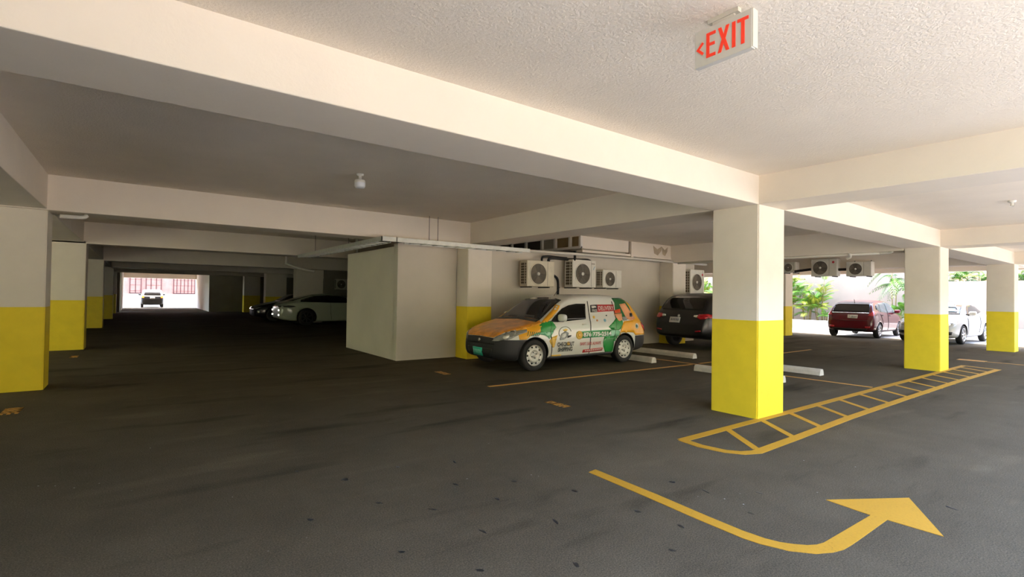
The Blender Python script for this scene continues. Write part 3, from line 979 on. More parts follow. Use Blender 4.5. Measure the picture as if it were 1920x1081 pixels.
    dc.patch('delivery_red', [(2.52, 1.105), (3.05, 1.125), (3.06, 1.262), (2.55, 1.258)], ax, 'w_red', .0046, .05)
    dc.text('lettering', 'DELIVERY', (2.79, 1.186), .47, .088, ax, 'w_white', .026, bold=.006)
    dc.text('lettering', 'FREE', (2.435, 1.138), .15, .050, ax, 'w_white', .026, bold=.006)
    dc.patch('truck_icon', [(2.37, 1.185), (2.43, 1.185), (2.43, 1.195), (2.50, 1.197), (2.50, 1.225), (2.46, 1.235), (2.37, 1.235)], ax, 'w_white', .008, .05)
    dc.disc('small_print', (2.395, 1.0), .028, ax, 'w_yellow', .005)
    dc.disc('small_print', (2.70, .93), .03, ax, 'w_blue', .005)
    dc.disc('small_print', (2.78, 1.03), .014, ax, 'w_black', .005)
    dc.disc('small_print', (2.47, .93), .02, ax, 'w_peach', .005)
    dc.patch('tail_lamp', [(3.90, .86), (4.0, .80), (4.07, .72), (4.05, .66), (3.97, .74), (3.90, .82)], ax, 'tail', .012, .04)
    dc.line('sill_strip', [(1.16, .228), (2.1, .225), (2.93, .23)], ax, 'grey_plastic', .05, .012)
    s = -1 if ax == 'L' else 1
    dc.mirror(1.40, .955, s, 'w_white', .20, .14)
b = bmesh.new(); tube(b, [(1.86, -.12, 1.43), (2.02, -.13, 1.62)], .006, 6); obj('aerial', b, 'black_plastic', dc.root)
dc.patch('rear_window', [(-.6, 1.05), (.6, 1.05), (.54, 1.36), (-.54, 1.36)], 'B', 'glass', .006, .06)

# ---- generic details for the other cars
def glaze(car, side, front, rear, m='glass'):
    for ax in ('L', 'R'):
        for k, poly in enumerate(side):
            car.patch('side_window', poly, ax, m, .006, .06)
    car.patch('windscreen', front, 'F', 'glass', .006, .07)
    car.patch('rear_window', rear, 'B', 'glass', .006, .07)

# ---- black sport utility car, rear towards us (local front is -x, so turned half round)
sst = [(0, .60, .36, .60, .72, .5), (.06, .74, .30, .66, .80, .62), (.25, .85, .26, .78, .90, .74), (.7, .90, .25, .92, 1.0, .78), (1.15, .905, .25, 1.0, 1.07, .78), (1.35, .905, .25, 1.02, 1.2, .77), (1.75, .905, .25, 1.03, 1.46, .74), (2.1, .905, .25, 1.04, 1.56, .73),
       (2.9, .905, .25, 1.05, 1.59, .73), (3.6, .905, .26, 1.06, 1.56, .72), (3.9, .90, .28, 1.05, 1.50, .71), (4.1, .885, .30, 1.03, 1.34, .72), (4.25, .86, .32, .98, 1.10, .74), (4.34, .82, .34, .90, .98, .72), (4.42, .74, .36, .70, .78, .62), (4.44, .66, .42, .64, .70, .56)]
sp = Car('black_car', 'black sport utility car seen from behind, half hidden by the big column', 'car', (16.64, 8.61, 0), PI, sst, (.85, 3.5), .34, 1.58, car_paint('black_body', (.006, .0055, .0055), (.006, .006, .006), sill=.3, coat=.15, rough=.35), .40, 'dark')
glaze(sp, [[(1.35, 1.07), (1.75, 1.40), (2.1, 1.48), (2.5, 1.50), (2.5, 1.07)], [(2.58, 1.07), (2.58, 1.50), (3.3, 1.48), (3.45, 1.10)]],
      [(-.72, 1.1), (.72, 1.1), (.62, 1.45), (-.62, 1.45)], [(-.66, 1.10), (.66, 1.10), (.62, 1.42), (.4, 1.47), (-.4, 1.47), (-.62, 1.42)])
for s in (-1, 1):
    t = sp.patch('tail_lamp', [(.52 * s, .92), (.66 * s, .855), (.80 * s, .87), (.87 * s, .96), (.80 * s, 1.0), (.60 * s, .985)][::s], 'B', 'tail', .014, .04)
    sp.patch('reverse_lamp', [(.46 * s, .915), (.56 * s, .90), (.57 * s, .96), (.47 * s, .955)][::s], 'B', 'lamp_core', .018, .04, parent=t)
    sp.patch('rear_reflector', [(.55 * s, .50), (.70 * s, .52), (.70 * s, .56), (.55 * s, .54)][::s], 'B', 'tail', .012, .05)
sp.plate('B', -.12, .815, 'plate_white', 'plate_ink', .33, .15)
sp.disc('badge', (-.02, .93), .035, 'B', 'chrome', .012)
sp.line('tailgate_seam', [(-.70, .70), (0, .68), (.70, .70)], 'B', 'seam', .012, .004)
for ax in ('L', 'R'):
    sp.patch('tail_lamp_side', [(4.02, .90), (4.14, .89), (4.28, .90), (4.26, .98), (4.1, .99)], ax, 'tail', .012, .05)
    sp.line('door_seam', [(2.55, 1.5), (2.56, 1.0), (2.54, .35)], ax)
    sp.mirror(1.5, 1.1, -1 if ax == 'L' else 1, 'black_plastic')

# ---- red hatchback, rear towards us
rst = [(0, .55, .34, .52, .62, .46), (.06, .70, .28, .58, .70, .58), (.22, .80, .22, .68, .80, .68), (.6, .84, .20, .82, .93, .72), (.85, .845, .20, .90, 1.02, .72), (1.1, .845, .20, .93, 1.18, .70), (1.5, .845, .20, .95, 1.40, .67), (1.85, .845, .20, .965, 1.50, .66),
       (2.5, .845, .20, .98, 1.52, .66), (3.1, .845, .21, 1.0, 1.485, .65), (3.45, .84, .22, 1.0, 1.43, .64), (3.65, .83, .24, .99, 1.28, .67), (3.78, .81, .26, .95, 1.07, .69), (3.86, .79, .28, .86, .97, .68), (3.93, .72, .31, .66, .78, .60), (3.95, .62, .36, .6, .68, .52)]
rc = Car('red_car', 'dark red hatchback parked nose-in towards the garden wall', 'car', (26.15, 8.12, 0), PI + .045, rst, (.78, 3.30), .30, 1.48, car_paint('red_body', (.10, .004, .010), (.02, .01, .012), sill=.22, rough=.25), .35, 'alloy')
glaze(rc, [[(1.02, .985), (1.2, 1.12), (1.45, 1.27), (1.45, .985)], [(1.5, .99), (1.5, 1.29), (1.8, 1.39), (2.25, 1.42), (2.25, 1.0)], [(2.32, 1.0), (2.32, 1.42), (2.9, 1.39), (3.05, 1.05)], [(3.1, 1.06), (3.0, 1.38), (3.3, 1.32), (3.4, 1.15)]],
      [(-.66, 1.03), (.66, 1.03), (.58, 1.38), (-.58, 1.38)], [(-.62, 1.03), (.62, 1.03), (.60, 1.3), (.52, 1.39), (0, 1.41), (-.52, 1.39), (-.60, 1.3)], 'glass_clear')
for s in (-1, 1):
    rc.patch('tail_lamp', [(.60 * s, .90), (.76 * s, .88), (.80 * s, 1.0), (.72 * s, 1.08), (.66 * s, .98)][::s], 'B', 'tail', .014, .04)
    rc.patch('rear_reflector', [(.52 * s, .40), (.68 * s, .41), (.68 * s, .48), (.52 * s, .47)][::s], 'B', 'tail_on' if False else 'tail', .012, .05)
rc.plate('B', .1, .845, 'plate_white', 'plate_ink', .33, .13)
rc.patch('chrome_strip', [(-.62, .975), (.62, .975), (.62, 1.0), (-.62, 1.0)], 'B', 'chrome', .012, .06)
rc.patch('bumper_insert', [(-.55, .30), (.55, .30), (.6, .38), (-.6, .38)], 'B', 'black_plastic', .006, .06)
rc.line('tailgate_seam', [(-.62, .70), (0, .68), (.62, .70)], 'B', 'seam', .012, .004)
for ax in ('L', 'R'):
    rc.line('door_seam', [(2.28, 1.42), (2.29, .9), (2.26, .3)], ax)
    rc.line('door_seam', [(3.2, .95), (3.0, .7), (2.92, .55)], ax)
    rc.patch('door_handle', [(2.05, .86), (2.2, .865), (2.2, .895), (2.05, .89)], ax, 'black_plastic', .016, .05)
    rc.patch('door_handle', [(2.9, .885), (3.05, .89), (3.05, .92), (2.9, .915)], ax, 'black_plastic', .016, .05)
    rc.patch('sill_trim', [(.95, .23), (2.8, .24), (2.8, .28), (.95, .27)], ax, 'black_plastic', .006, .06)  # black plastic strip along the sill
    rc.mirror(1.35, 1.0, -1 if ax == 'L' else 1, rc.body.data.materials[0])
rc.root.scale = (1, 1, .965)
b = bmesh.new(); tube(b, [(3.35, 0, 1.44), (3.42, 0, 1.53)], .010, 6); obj('aerial', b, 'black_plastic', rc.root)

# ---- white coupe facing us behind the middle column
wst = [(0, .55, .30, .50, .60, .46), (.06, .70, .24, .56, .68, .58), (.25, .82, .20, .68, .78, .70), (.7, .875, .18, .80, .88, .74), (1.15, .89, .18, .88, .97, .74), (1.35, .89, .18, .90, 1.08, .72), (1.7, .89, .18, .91, 1.30, .67), (2.05, .89, .18, .925, 1.40, .64),
       (2.6, .89, .18, .94, 1.42, .62), (3.1, .89, .19, .96, 1.36, .61), (3.5, .885, .2, .97, 1.22, .62), (3.8, .86, .22, .97, 1.07, .65), (4.05, .80, .25, .92, 1.0, .66), (4.2, .72, .3, .76, .88, .58), (4.22, .62, .36, .66, .74, .5)]
wc = Car('white_car', 'white coupe facing the bays, seen between two front yellow columns', 'car', (21.72, 5.52, 0), -.03, wst, (.86, 3.45), .32, 1.56, car_paint('white_body', (.45, .45, .44), (.03, .03, .03), sill=.15), .365, 'alloy')
glaze(wc, [[(1.42, .985), (1.72, 1.20), (2.05, 1.315), (2.55, 1.335), (3.05, 1.27), (3.35, 1.08), (2.5, 1.0)]],
      [(-.68, 1.0), (.68, 1.0), (.58, 1.33), (-.58, 1.33)], [(-.6, 1.08), (.6, 1.08), (.5, 1.32), (-.5, 1.32)])
for s in (-1, 1):
    h_ = wc.patch('headlamp', [(.42 * s, .60), (.62 * s, .60), (.78 * s, .68), (.80 * s, .76), (.64 * s, .73), (.48 * s, .66)][::s], 'F', 'lamp', .012, .04)
    wc.disc('lamp_reflector', (.64 * s, .66), .045, 'F', 'lamp_core', .018, parent=h_)
    wc.patch('fog_vent', [(.48 * s, .32), (.72 * s, .33), (.74 * s, .43), (.55 * s, .42)][::s], 'F', 'black_plastic', .010, .04)
wc.patch('grille', [(-.40, .30), (.40, .30), (.44, .52), (-.44, .52)], 'F', 'black_plastic', .008, .05)
wc.patch('toll_sticker', [(-.50, 1.09), (-.28, 1.09), (-.28, 1.19), (-.48, 1.19)], 'F', 'w_blue', .010, .05)
for ax in ('L', 'R'):
    wc.line('door_seam', [(1.3, .3), (1.28, .6), (1.34, .9)], ax)
    wc.line('door_seam', [(2.75, .95), (2.76, .7), (2.6, .35)], ax)
    wc.mirror(1.62, .99, -1 if ax == 'L' else 1, 'w_white')

# ---- silver sedan in the dark bays
pst = [(0, .56, .26, .46, .54, .46), (.05, .74, .20, .52, .62, .60), (.25, .88, .16, .64, .73, .74), (.7, .95, .14, .80, .84, .80), (1.3, .965, .14, .88, .93, .78), (1.6, .965, .14, .91, 1.02, .76), (2.0, .965, .14, .93, 1.22, .70), (2.45, .965, .14, .95, 1.36, .66),
       (2.9, .965, .14, .97, 1.41, .64), (3.5, .965, .15, .985, 1.375, .63), (4.1, .96, .16, .99, 1.21, .63), (4.5, .94, .18, .98, 1.06, .66), (4.8, .88, .22, .93, 1.0, .68), (5.0, .78, .28, .76, .90, .58), (5.02, .68, .34, .66, .78, .5)]
pc = Car('silver_sedan', 'low silver-green fastback sedan with sloping tail parked behind the corner block', 'car', (9.86, 23.75, 0), PI, pst, (.98, 3.95), .355, 1.66, car_paint('silver_body', (.42, .45, .35), (.02, .02, .02), sill=.16, rough=.25), .41, 'dark')
glaze(pc, [[(1.72, .985), (2.05, 1.16), (2.5, 1.29), (3.0, 1.325), (3.6, 1.28), (4.15, 1.12), (4.2, 1.03), (3.0, 1.0)]],
      [(-.72, .98), (.72, .98), (.60, 1.31), (-.60, 1.31)], [(-.6, 1.08), (.6, 1.08), (.5, 1.33), (-.5, 1.33)])
for s_ in (-1, 1):
    pc.patch('tail_lamp', [(.45 * s_, .80), (.70 * s_, .79), (.72 * s_, .85), (.45 * s_, .86)][::s_], 'B', 'black_plastic', .010, .04)
for ax in ('L', 'R'):
    pc.patch('tail_lamp_side', [(4.40, .82), (4.6, .785), (4.85, .79), (4.9, .85), (4.7, .875), (4.5, .86)], ax, 'black_plastic', .010, .04)
    pc.line('door_seam', [(1.55, .3), (1.5, .6), (1.62, .95)], ax)
    pc.line('door_seam', [(2.95, .98), (2.95, .6), (2.9, .25)], ax)
    pc.mirror(1.95, 1.0, -1 if ax == 'L' else 1, 'black_plastic')
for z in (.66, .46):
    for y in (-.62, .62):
        pc.disc('glow_dot', (y, z), .035, 'B', 'white_glow', .016)  # small glowing white discs on the tail

# ---- dark car beyond it
kst = [(x, w, b_, be, t, r) for (x, w, b_, be, t, r) in wst]
kc = Car('dark_car', 'dark car with one glinting headlamp parked beyond the silver sedan', 'car', (4.52, 27.6, 0), 0, kst, (.86, 3.45), .33, 1.56, car_paint('dark_body', (.012, .012, .014), (.01, .01, .01), sill=.2), .37, 'dark')
glaze(kc, [[(1.42, .985), (1.72, 1.20), (2.05, 1.315), (2.55, 1.335), (3.05, 1.27), (3.35, 1.08), (2.5, 1.0)]],
      [(-.68, 1.0), (.68, 1.0), (.58, 1.33), (-.58, 1.33)], [(-.6, 1.08), (.6, 1.08), (.5, 1.32), (-.5, 1.32)])
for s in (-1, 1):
    kc.patch('headlamp', [(.50 * s, .58), (.70 * s, .60), (.78 * s, .70), (.60 * s, .68)][::s], 'F', 'white_glow' if s > 0 else 'lamp', .012, .04)
kc.patch('grille', [(-.40, .34), (.40, .34), (.44, .56), (-.44, .56)], 'F', 'black_plastic', .008, .05)

# ---- white car leaving through the far exit
est = rst
ec = Car('departing_car', 'white hatchback with lit tail lamps driving out of the far exit', 'car', (1.03, 55.4, 0), PI + PI / 2 + PI, [(x, w * .93, b_, be, t, r) for (x, w, b_, be, t, r) in est], (.78, 3.30), .30, 1.36, car_paint('exit_body', (.62, .61, .58), (.03, .03, .03), rear=(3.6, .92), sill=.24), .35, 'dark')  # trim colour paints the backlit tail's shade up past the bumper
ec.root.rotation_euler = (0, 0, -PI / 2)
glaze(ec, [[(1.2, .985), (1.45, 1.2), (1.8, 1.36), (2.9, 1.36), (3.3, 1.1)]], [(-.6, 1.03), (.6, 1.03), (.52, 1.38), (-.52, 1.38)], [(-.58, 1.03), (.58, 1.03), (.54, 1.3), (.48, 1.38), (-.48, 1.38), (-.54, 1.3)])
for s in (-1, 1):
    ec.patch('tail_lamp', [(.56 * s, .82), (.72 * s, .82), (.74 * s, 1.02), (.62 * s, 1.0)][::s], 'B', 'tail_on', .014, .04)
    ec.mirror(1.2, 1.02, s, 'black_plastic')
ec.patch('brake_lamp', [(-.16, 1.36), (.16, 1.36), (.15, 1.42), (-.15, 1.42)], 'B', 'tail_on', .014, .05)
ec.plate('B', 0, .80, 'plate_white', 'plate_ink', .33, .14)

# ------------------------------------------------------------------ air conditioners
def aircon(loc, rz, w, h, label, d=.30, m='ac_white', fan=.36, fr=None, logo=None, hang=0.):
    """front is local -y, origin at the bottom centre of the casing back"""
    r = empty('air_conditioner', loc, rz, label, 'air conditioner', 'wall hung air conditioner units')
    b = bmesh.new()
    box(b, -w / 2, w / 2, -d, 0, 0, h, .015)
    obj('casing', b, m, r)
    fr = fr or min(h * .40, w * .30)
    cx, cz = -w / 2 + w * fan, h * .49
    b = bmesh.new()
    lathe(b, [(.001, -d - .002), (fr, -d - .002), (fr + .004, -d - .004)], 40, 'y', (cx, 0, cz))
    obj('fan_opening', b, 'fan_back', r)
    b = bmesh.new()
    lathe(b, [(fr - .004, -d + .002), (fr - .004, -d - .014), (fr + .016, -d - .012), (fr + .02, -d + .002)], 40, 'y', (cx, 0, cz))
    obj('fan_ring', b, m, r)
    g = bmesh.new()
    n = 7
    for k in range(1, n):
        rr = fr * (.25 + .75 * k / n)
        lathe(g, [(rr - .003, -d - .008), (rr, -d - .014), (rr + .003, -d - .008), (rr, -d - .005), (rr - .003, -d - .008)], 32, 'y', (cx, 0, cz))
    go = obj('fan_grille', g, 'ac_grille', r)
    for k in range(12):
        a = 2 * PI * k / 12
        b = bmesh.new()
        tube(b, [(cx + fr * .2 * math.cos(a), -d - .008, cz + fr * .2 * math.sin(a)), (cx + fr * math.cos(a + .2), -d - .008, cz + fr * math.sin(a + .2))], .003, 5)
        obj('grille_spoke', b, 'ac_grille', go)
    for k in range(3):
        a0 = 2 * PI * k / 3
        b = bmesh.new()
        vs = []
        for t in range(6):
            a = a0 + t * .24
            vs.append((b.verts.new((cx + fr * .2 * math.cos(a0 + .2), -d - .003, cz + fr * .2 * math.sin(a0 + .2))) if t == 0 else vs[0][0], b.verts.new((cx + fr * .92 * math.cos(a), -d - .0035, cz + fr * .92 * math.sin(a)))))
        for t in range(5):
            b.faces.new((vs[0][0], vs[t][1], vs[t + 1][1]))
        bmesh.ops.solidify(b, geom=b.faces[:], thickness=.002)
        obj('fan_blade', b, 'ac_grille', r)
    b = bmesh.new()
    lathe(b, [(fr * .17, -d - .005), (fr * .16, -d - .016), (.001, -d - .02)], 20, 'y', (cx, 0, cz))
    obj('hub', b, 'white_plastic', r, True)
    boxobj('service_seam', (cx + fr + .045, cx + fr + .052, -d - .004, -d + .01, .02, h - .02), 'ac_grille', r)
    b = bmesh.new(); box(b, -w / 2 - .002, -w / 2 + .006, -d + .04, -.03, .05, h - .05); pan = obj('side_fins', b, 'ac_side', r)
    for k in range(9):
        z = .06 + (h - .12) * k / 8
        boxobj('fin_bar', (-w / 2 - .008, -w / 2, -d + .03, -.02, z - .006, z + .006), m, pan)
    for k in range(2):
        y = -d + .04 + (d - .08) * (k + .35) / 1.4
        boxobj('fin_bar', (-w / 2 - .009, -w / 2, y - .008, y + .008, .05, h - .05), m, pan)
    for s in (-1, 1):
        x = s * w * .33
        b = bmesh.new(); box(b, x - .02, x + .02, -d + .02, .142, -.03, -.001)
        if hang:
            box(b, x - .02, x + .02, .095, .125, -.03, hang)
        obj('bracket', b, 'bracket', r)
    if logo:
        b = bmesh.new()
        if logo == 'red':
            lathe(b, [(.001, -d - .004), (.04, -d - .004), (.042, -d + .002)], 20, 'y', (w * .36, 0, h * .80))
            obj('maker_mark', b, 'red_print', r)
        else:
            box(b, w * .30, w * .44, -d - .003, -d + .002, h * .86, h * .89); obj('maker_mark', b, 'ac_grille', r)
            b = bmesh.new(); prism(b, [(0, 0), (.02, 0), (.07, .09), (.05, .09)], -.002, .003)
            for v in b.verts:
                v.co = Vector((w * .37 + v.co.x, -d - v.co.z, h * .66 + v.co.y))
            obj('maker_swoosh', b, 'blue_print', r)
    return r
WY = 10.04
aircon((8.06, 9.96, 1.66), 0, .88, .64, 'cream air conditioner with white fan hub, first along the grey wall', m='ac_old', fan=.40)
aircon((9.55, 9.96, 1.67), 0, .86, .73, 'taller air conditioner in the middle of the three above the delivery car', fan=.42, fr=.27, logo='swoosh', d=.32)
aircon((10.66, 9.96, 1.68), 0, .76, .50, 'small air conditioner above the tail of the delivery car', fan=.36)
aircon((14.72, 9.96, 1.56), 0, .78, .80, 'air conditioner above the black car roof beside the pale column', fan=.46, fr=.27, logo='red')
aircon((20.30, 7.98, 2.30), -PI / 2, .86, .62, 'air conditioner with a red mark hung from the beam above the red car', fan=.36, logo='red', hang=.55)
aircon((20.30, 6.88, 2.28), -PI / 2, .76, .50, 'smaller air conditioner hung from the beam above the red car front', fan=.38, hang=.55)
aircon((20.30, 9.20, 2.46), -PI / 2, .50, .40, 'tiny air conditioner at the beam end by the far garden column', fan=.45, hang=.4)
aircon((9.9, 30.6, 1.65), 0, .85, .62, 'dim air conditioner in the dark bays behind the silver sedan')
structure('wall_plant', (8.9, 11.5, 30.7, 30.85, -.05, ZC), 'darkwall', 'dark partition carrying an air conditioner behind the silver sedan', 'wall')

def pipe(name, ctrl, r, m, label, cat='pipe', n=8, group=None):
    b = bmesh.new()
    tube(b, curve_pts(ctrl, n) if n > 1 else ctrl, r, 10)
    return tag(obj(name, b, m, None, True), label, cat, group)

pipe('insulated_pipe', [(8.25, 9.86, 2.28), (8.27, 9.87, 2.40), (8.45, 9.88, 2.45), (8.9, 9.88, 2.44), (9.12, 9.88, 2.44)], .028, 'hose', 'thin black insulated pipe rising from the cream air conditioner')
pipe('insulated_pipe', [(8.44, 9.82, 2.27), (8.46, 9.83, 2.37), (8.6, 9.84, 2.41), (9.1, 9.84, 2.405), (9.5, 9.82, 2.41), (9.8, 9.80, 2.42), (9.95, 9.8, 2.38)], .038, 'hose', 'thick black insulated pipe arching between the air conditioners')
pipe('insulated_pipe', [(8.50, 9.88, 1.98), (8.72, 9.98, 1.98), (8.94, 10.05, 1.90), (9.0, 10.07, 1.75), (9.0, 10.07, 1.5), (9.0, 10.07, 1.2)], .032, 'hose', 'black insulated pipe dropping down the grey wall behind the car roof')
pipe('insulated_pipe', [(9.16, 9.62, 2.62), (9.17, 9.62, 2.5), (9.18, 9.64, 2.40), (9.2, 9.75, 2.36)], .035, 'hose', 'black riser pipe hooked over the white conduit')
pipe('conduit', [(7.1, 9.52, 2.50), (9.0, 9.52, 2.525), (11.0, 9.52, 2.535), (15.0, 9.52, 2.535)], .035, 'pvc', 'long white plastic conduit along the top of the grey wall', n=1)
pipe('conduit', [(13.3, 9.4, 2.49), (13.3, 7, 2.49), (13.3, 4.15, 2.49)], .028, 'pvc', 'white conduit fixed beneath the shaded beam', n=1)
pipe('conduit_elbow', [(13.3, 4.15, 2.49), (13.3, 4.02, 2.49), (13.28, 3.95, 2.50), (13.26, 3.92, 2.52)], .032, 'white_plastic', 'white elbow at the end of the beam conduit')
pipe('conduit_elbow', [(13.25, 4.75, 2.52), (13.25, 4.72, 2.44), (13.27, 4.80, 2.40)], .028, 'white_plastic', 'white junction fitting hanging from the beam conduit')
pipe('conduit_elbow', [(-.92, 9.72, 2.47), (-.78, 9.75, 2.475), (-.66, 9.77, 2.485), (-.62, 9.78, 2.52)], .03, 'white_plastic', 'white pipe elbow below the beam at the first aisle column')
pipe('conduit', [(-1.0, 31.41, 2.52), (.2, 31.41, 2.52), (1.3, 31.41, 2.52)], .045, 'pvc', 'pipe crossing the dark aisle near the far exit', n=1)
pipe('conduit', [(4.3, 19.5, 3.025), (4.3, 19.5, 2.46), (4.65, 19.2, 2.30), (5.1, 18.8, 2.18)], .05, 'pvc', 'slanting pipe behind the grey corner block', n=1)
pipe('insulated_pipe', [(20.0, 8.98, 2.50), (20.0, 8.7, 2.53), (20.0, 8.42, 2.56)], .05, 'hose', 'black pipe running to the red marked air conditioner')
pipe('insulated_pipe', [(20.15, 7.555, 2.53), (20.15, 7.255, 2.53)], .05, 'hose', 'short black pipe between the two beam air conditioners', n=1)

# ------------------------------------------------------------------ cable tray
tray = empty('cable_tray', (0, 0, 0), label='galvanised cable tray hung around the top of the grey corner block', cat='cable tray')
for (d, nm) in (((4.0, 7.3, 9.16, 9.18, 2.43, 2.515), 'side_rail'), ((4.3, 7.3, 9.46, 9.48, 2.43, 2.515), 'side_rail'), ((3.70, 3.72, 9.16, 15.4, 2.43, 2.515), 'side_rail'), ((4.0, 4.02, 9.46, 15.4, 2.43, 2.515), 'side_rail'), ((3.70, 4.02, 9.16, 9.18, 2.43, 2.515), 'side_rail')):
    boxobj(nm, d, 'galv', tray)
for k in range(12):
    x = 4.15 + k * .27
    boxobj('rung', (x - .025, x + .025, 9.17, 9.47, 2.435, 2.45), 'galv', tray)
for k in range(20):
    y = 9.62 + k * .29
    boxobj('rung', (3.71, 4.01, y - .025, y + .025, 2.435, 2.45), 'galv', tray)
for x in (4.78, 4.98):
    b = bmesh.new(); tube(b, [(x, 9.32, 2.44), (x, 9.32, ZC)], .006, 6); obj('hanger_rod', b, 'bracket', tray)
for y in (11.5, 14.2):
    b = bmesh.new(); tube(b, [(3.86, y, 2.44), (3.86, y, ZC)], .006, 6); obj('hanger_rod', b, 'bracket', tray)
b = bmesh.new(); tube(b, curve_pts([(4.2, 9.32, 2.47), (5.5, 9.3, 2.475), (6.9, 9.34, 2.48), (7.25, 9.4, 2.53)], 6), .02, 8)
tag(obj('cable_bundle', b, 'hose', None, True), 'black cable bundle lying in the cable tray', 'cable')

# ------------------------------------------------------------------ framed bulkhead above the grey wall
bk = empty('bulkhead', (0, 0, 0), label='cream boxed bulkhead with a white framed side above the grey wall', cat='bulkhead')
boxobj('front_panel', (9.35, 11.25, 9.60, 9.66, 2.70, ZC), 'render', bk)
boxobj('front_panel', (11.42, 13.4, 9.60, 9.66, 2.66, ZC), 'render', bk)
boxobj('recess', (11.2, 11.45, 9.66, 9.75, 2.62, ZC), 'stain', bk)  # mottled dark brown strip set back between the panels
boxobj('upright', (11.32, 11.42, 9.56, 9.64, 2.56, ZC - .01), 'render', bk)
boxobj('ledge', (9.4, 13.4, 9.58, 9.80, 2.60, 2.66), 'render', bk)
boxobj('core', (9.45, 13.4, 9.67, 12.9, 2.66, ZC), 'darkwall', bk)
boxobj('bottom_rail', (9.33, 9.41, 9.6, 12.7, 2.70, 2.76), 'white_plastic', bk)
for y in (9.62, 10.02, 10.62, 11.2, 11.95, 12.66):
    boxobj('frame_post', (9.33, 9.41, y - .035, y + .035, 2.75, ZC), 'white_plastic', bk)
for y0, y1, m in ((9.66, 9.98, 'brown_pane'), (10.06, 10.58, 'brown_pane'), (10.66, 11.16, 'darkwall'), (11.24, 11.91, 'frame_dark'), (11.99, 12.62, 'frame_dark')):  # shade of the space behind the frame is painted into the darkest panels
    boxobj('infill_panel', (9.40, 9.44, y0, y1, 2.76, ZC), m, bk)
for (x0, x1) in ((12.35, 12.75), (12.75, 13.05)):
    bb = bmesh.new()
    prism(bb, [(x0, 2.98), (x0 + .05, 2.75), ((x0 + x1) / 2 + .02, 2.70), (x1 - .02, 2.84), (x1, 2.98), ((x0 + x1) / 2, 2.88)], 0, .004)
    for v in bb.verts:
        v.co = Vector((v.co.x, 9.60 - v.co.z, v.co.y))
    obj('water_mark', bb, mat('faint_stain', (.42, .34, .24), .85, noise=(5, .25)), bk)

# ------------------------------------------------------------------ exit sign
sg = empty('exit_sign', (2.42, 1.447, 2.66), label='grey exit sign with red letters hanging from the ceiling', cat='exit sign')
boxobj('housing', (-.018, .018, -.158, .158, 0, .197), 'sign_grey', sg, .003)
b = bmesh.new(); box(b, -.016, .030, -.164, -.152, .004, .195, .002); obj('edge_trim', b, 'sign_side', sg)
b = bmesh.new(); box(b, -.012, .012, -.06, .06, .195, .24, .003); obj('ceiling_mount', b, 'sign_side', sg)
b = bmesh.new(); box(b, -.016, .016, -.085, .085, .215, .2375, .001); obj('mount_plate', b, 'sign_side', sg)
def stroke_poly(polys, nm):
    for poly in polys:
        bb = bmesh.new()
        prism(bb, poly, 0, .003)
        for v in bb.verts:
            v.co = Vector((-.018 - v.co.z, -v.co.x, v.co.y))
        obj(nm, bb, 'sign_red', sg)
z0, z1 = .035, .165
t = .016
# letters run from +y (reader's first) to -y; the flat x here is -y
E_ = [(-.088, z0), (-.035, z0), (-.035, z0 + t), (-.088 + t * 1.1, z0 + t), (-.088 + t * 1.1, .094), (-.040, .094), (-.040, .094 + t), (-.088 + t * 1.1, .094 + t), (-.088 + t * 1.1, z1 - t), (-.035, z1 - t), (-.035, z1), (-.088, z1)]
X_ = [(-.022, z0), (-.004, z0), (.010, .078), (.024, z0), (.042, z0), (.020, .101), (.041, z1), (.023, z1), (.010, .124), (-.003, z1), (-.021, z1), (.000, .101)]
I_ = [(.056, z0), (.074, z0), (.074, z1), (.056, z1)]
T_ = [(.104, z0), (.122, z0), (.122, z1 - t), (.142, z1 - t), (.142, z1), (.084, z1), (.084, z1 - t), (.104, z1 - t)]
A_ = [(-.148, .095), (-.112, .130), (-.103, .120), (-.128, .095), (-.103, .070), (-.112, .060)]
stroke_poly([E_], 'letter_e'); stroke_poly([X_], 'letter_x'); stroke_poly([I_], 'letter_i'); stroke_poly([T_], 'letter_t'); stroke_poly([A_], 'arrow')

# ------------------------------------------------------------------ ceiling lamps
def bulb(x, y, zc, label, full=True):
    r = empty('ceiling_lamp', (x, y, zc), label=label, cat='ceiling lamp', group='bare ceiling lamps')
    b = bmesh.new(); lathe(b, [(.001, .004), (.05, .004), (.045, -.02), (.02, -.03)], 20, 'z'); obj('ceiling_rose', b, 'white_plastic', r, True)
    b = bmesh.new(); lathe(b, [(.018, -.02), (.018, -.075), (.03, -.08)], 14, 'z'); obj('lamp_holder', b, 'white_plastic', r, True)
    if full:
        b = bmesh.new(); lathe(b, [(.02, -.075), (.062, -.082), (.07, -.10), (.07, -.12)], 24, 'z'); obj('lamp_collar', b, 'white_plastic', r, True)
        b = bmesh.new(); lathe(b, [(.07, -.12), (.07, -.165), (.055, -.19), (.001, -.195)], 24, 'z'); obj('bulb', b, 'bulb', r, True)
    return r
bulb(2.38, 6.68, ZC, 'bare round lamp on the ceiling above the dark aisle')
bulb(10.11, 1.55, ZF, 'empty lamp holder on the bright ceiling over the driveway', False)
bulb(9.55, 5.9, ZC, 'empty lamp holder on the shaded ceiling behind the big column', False)

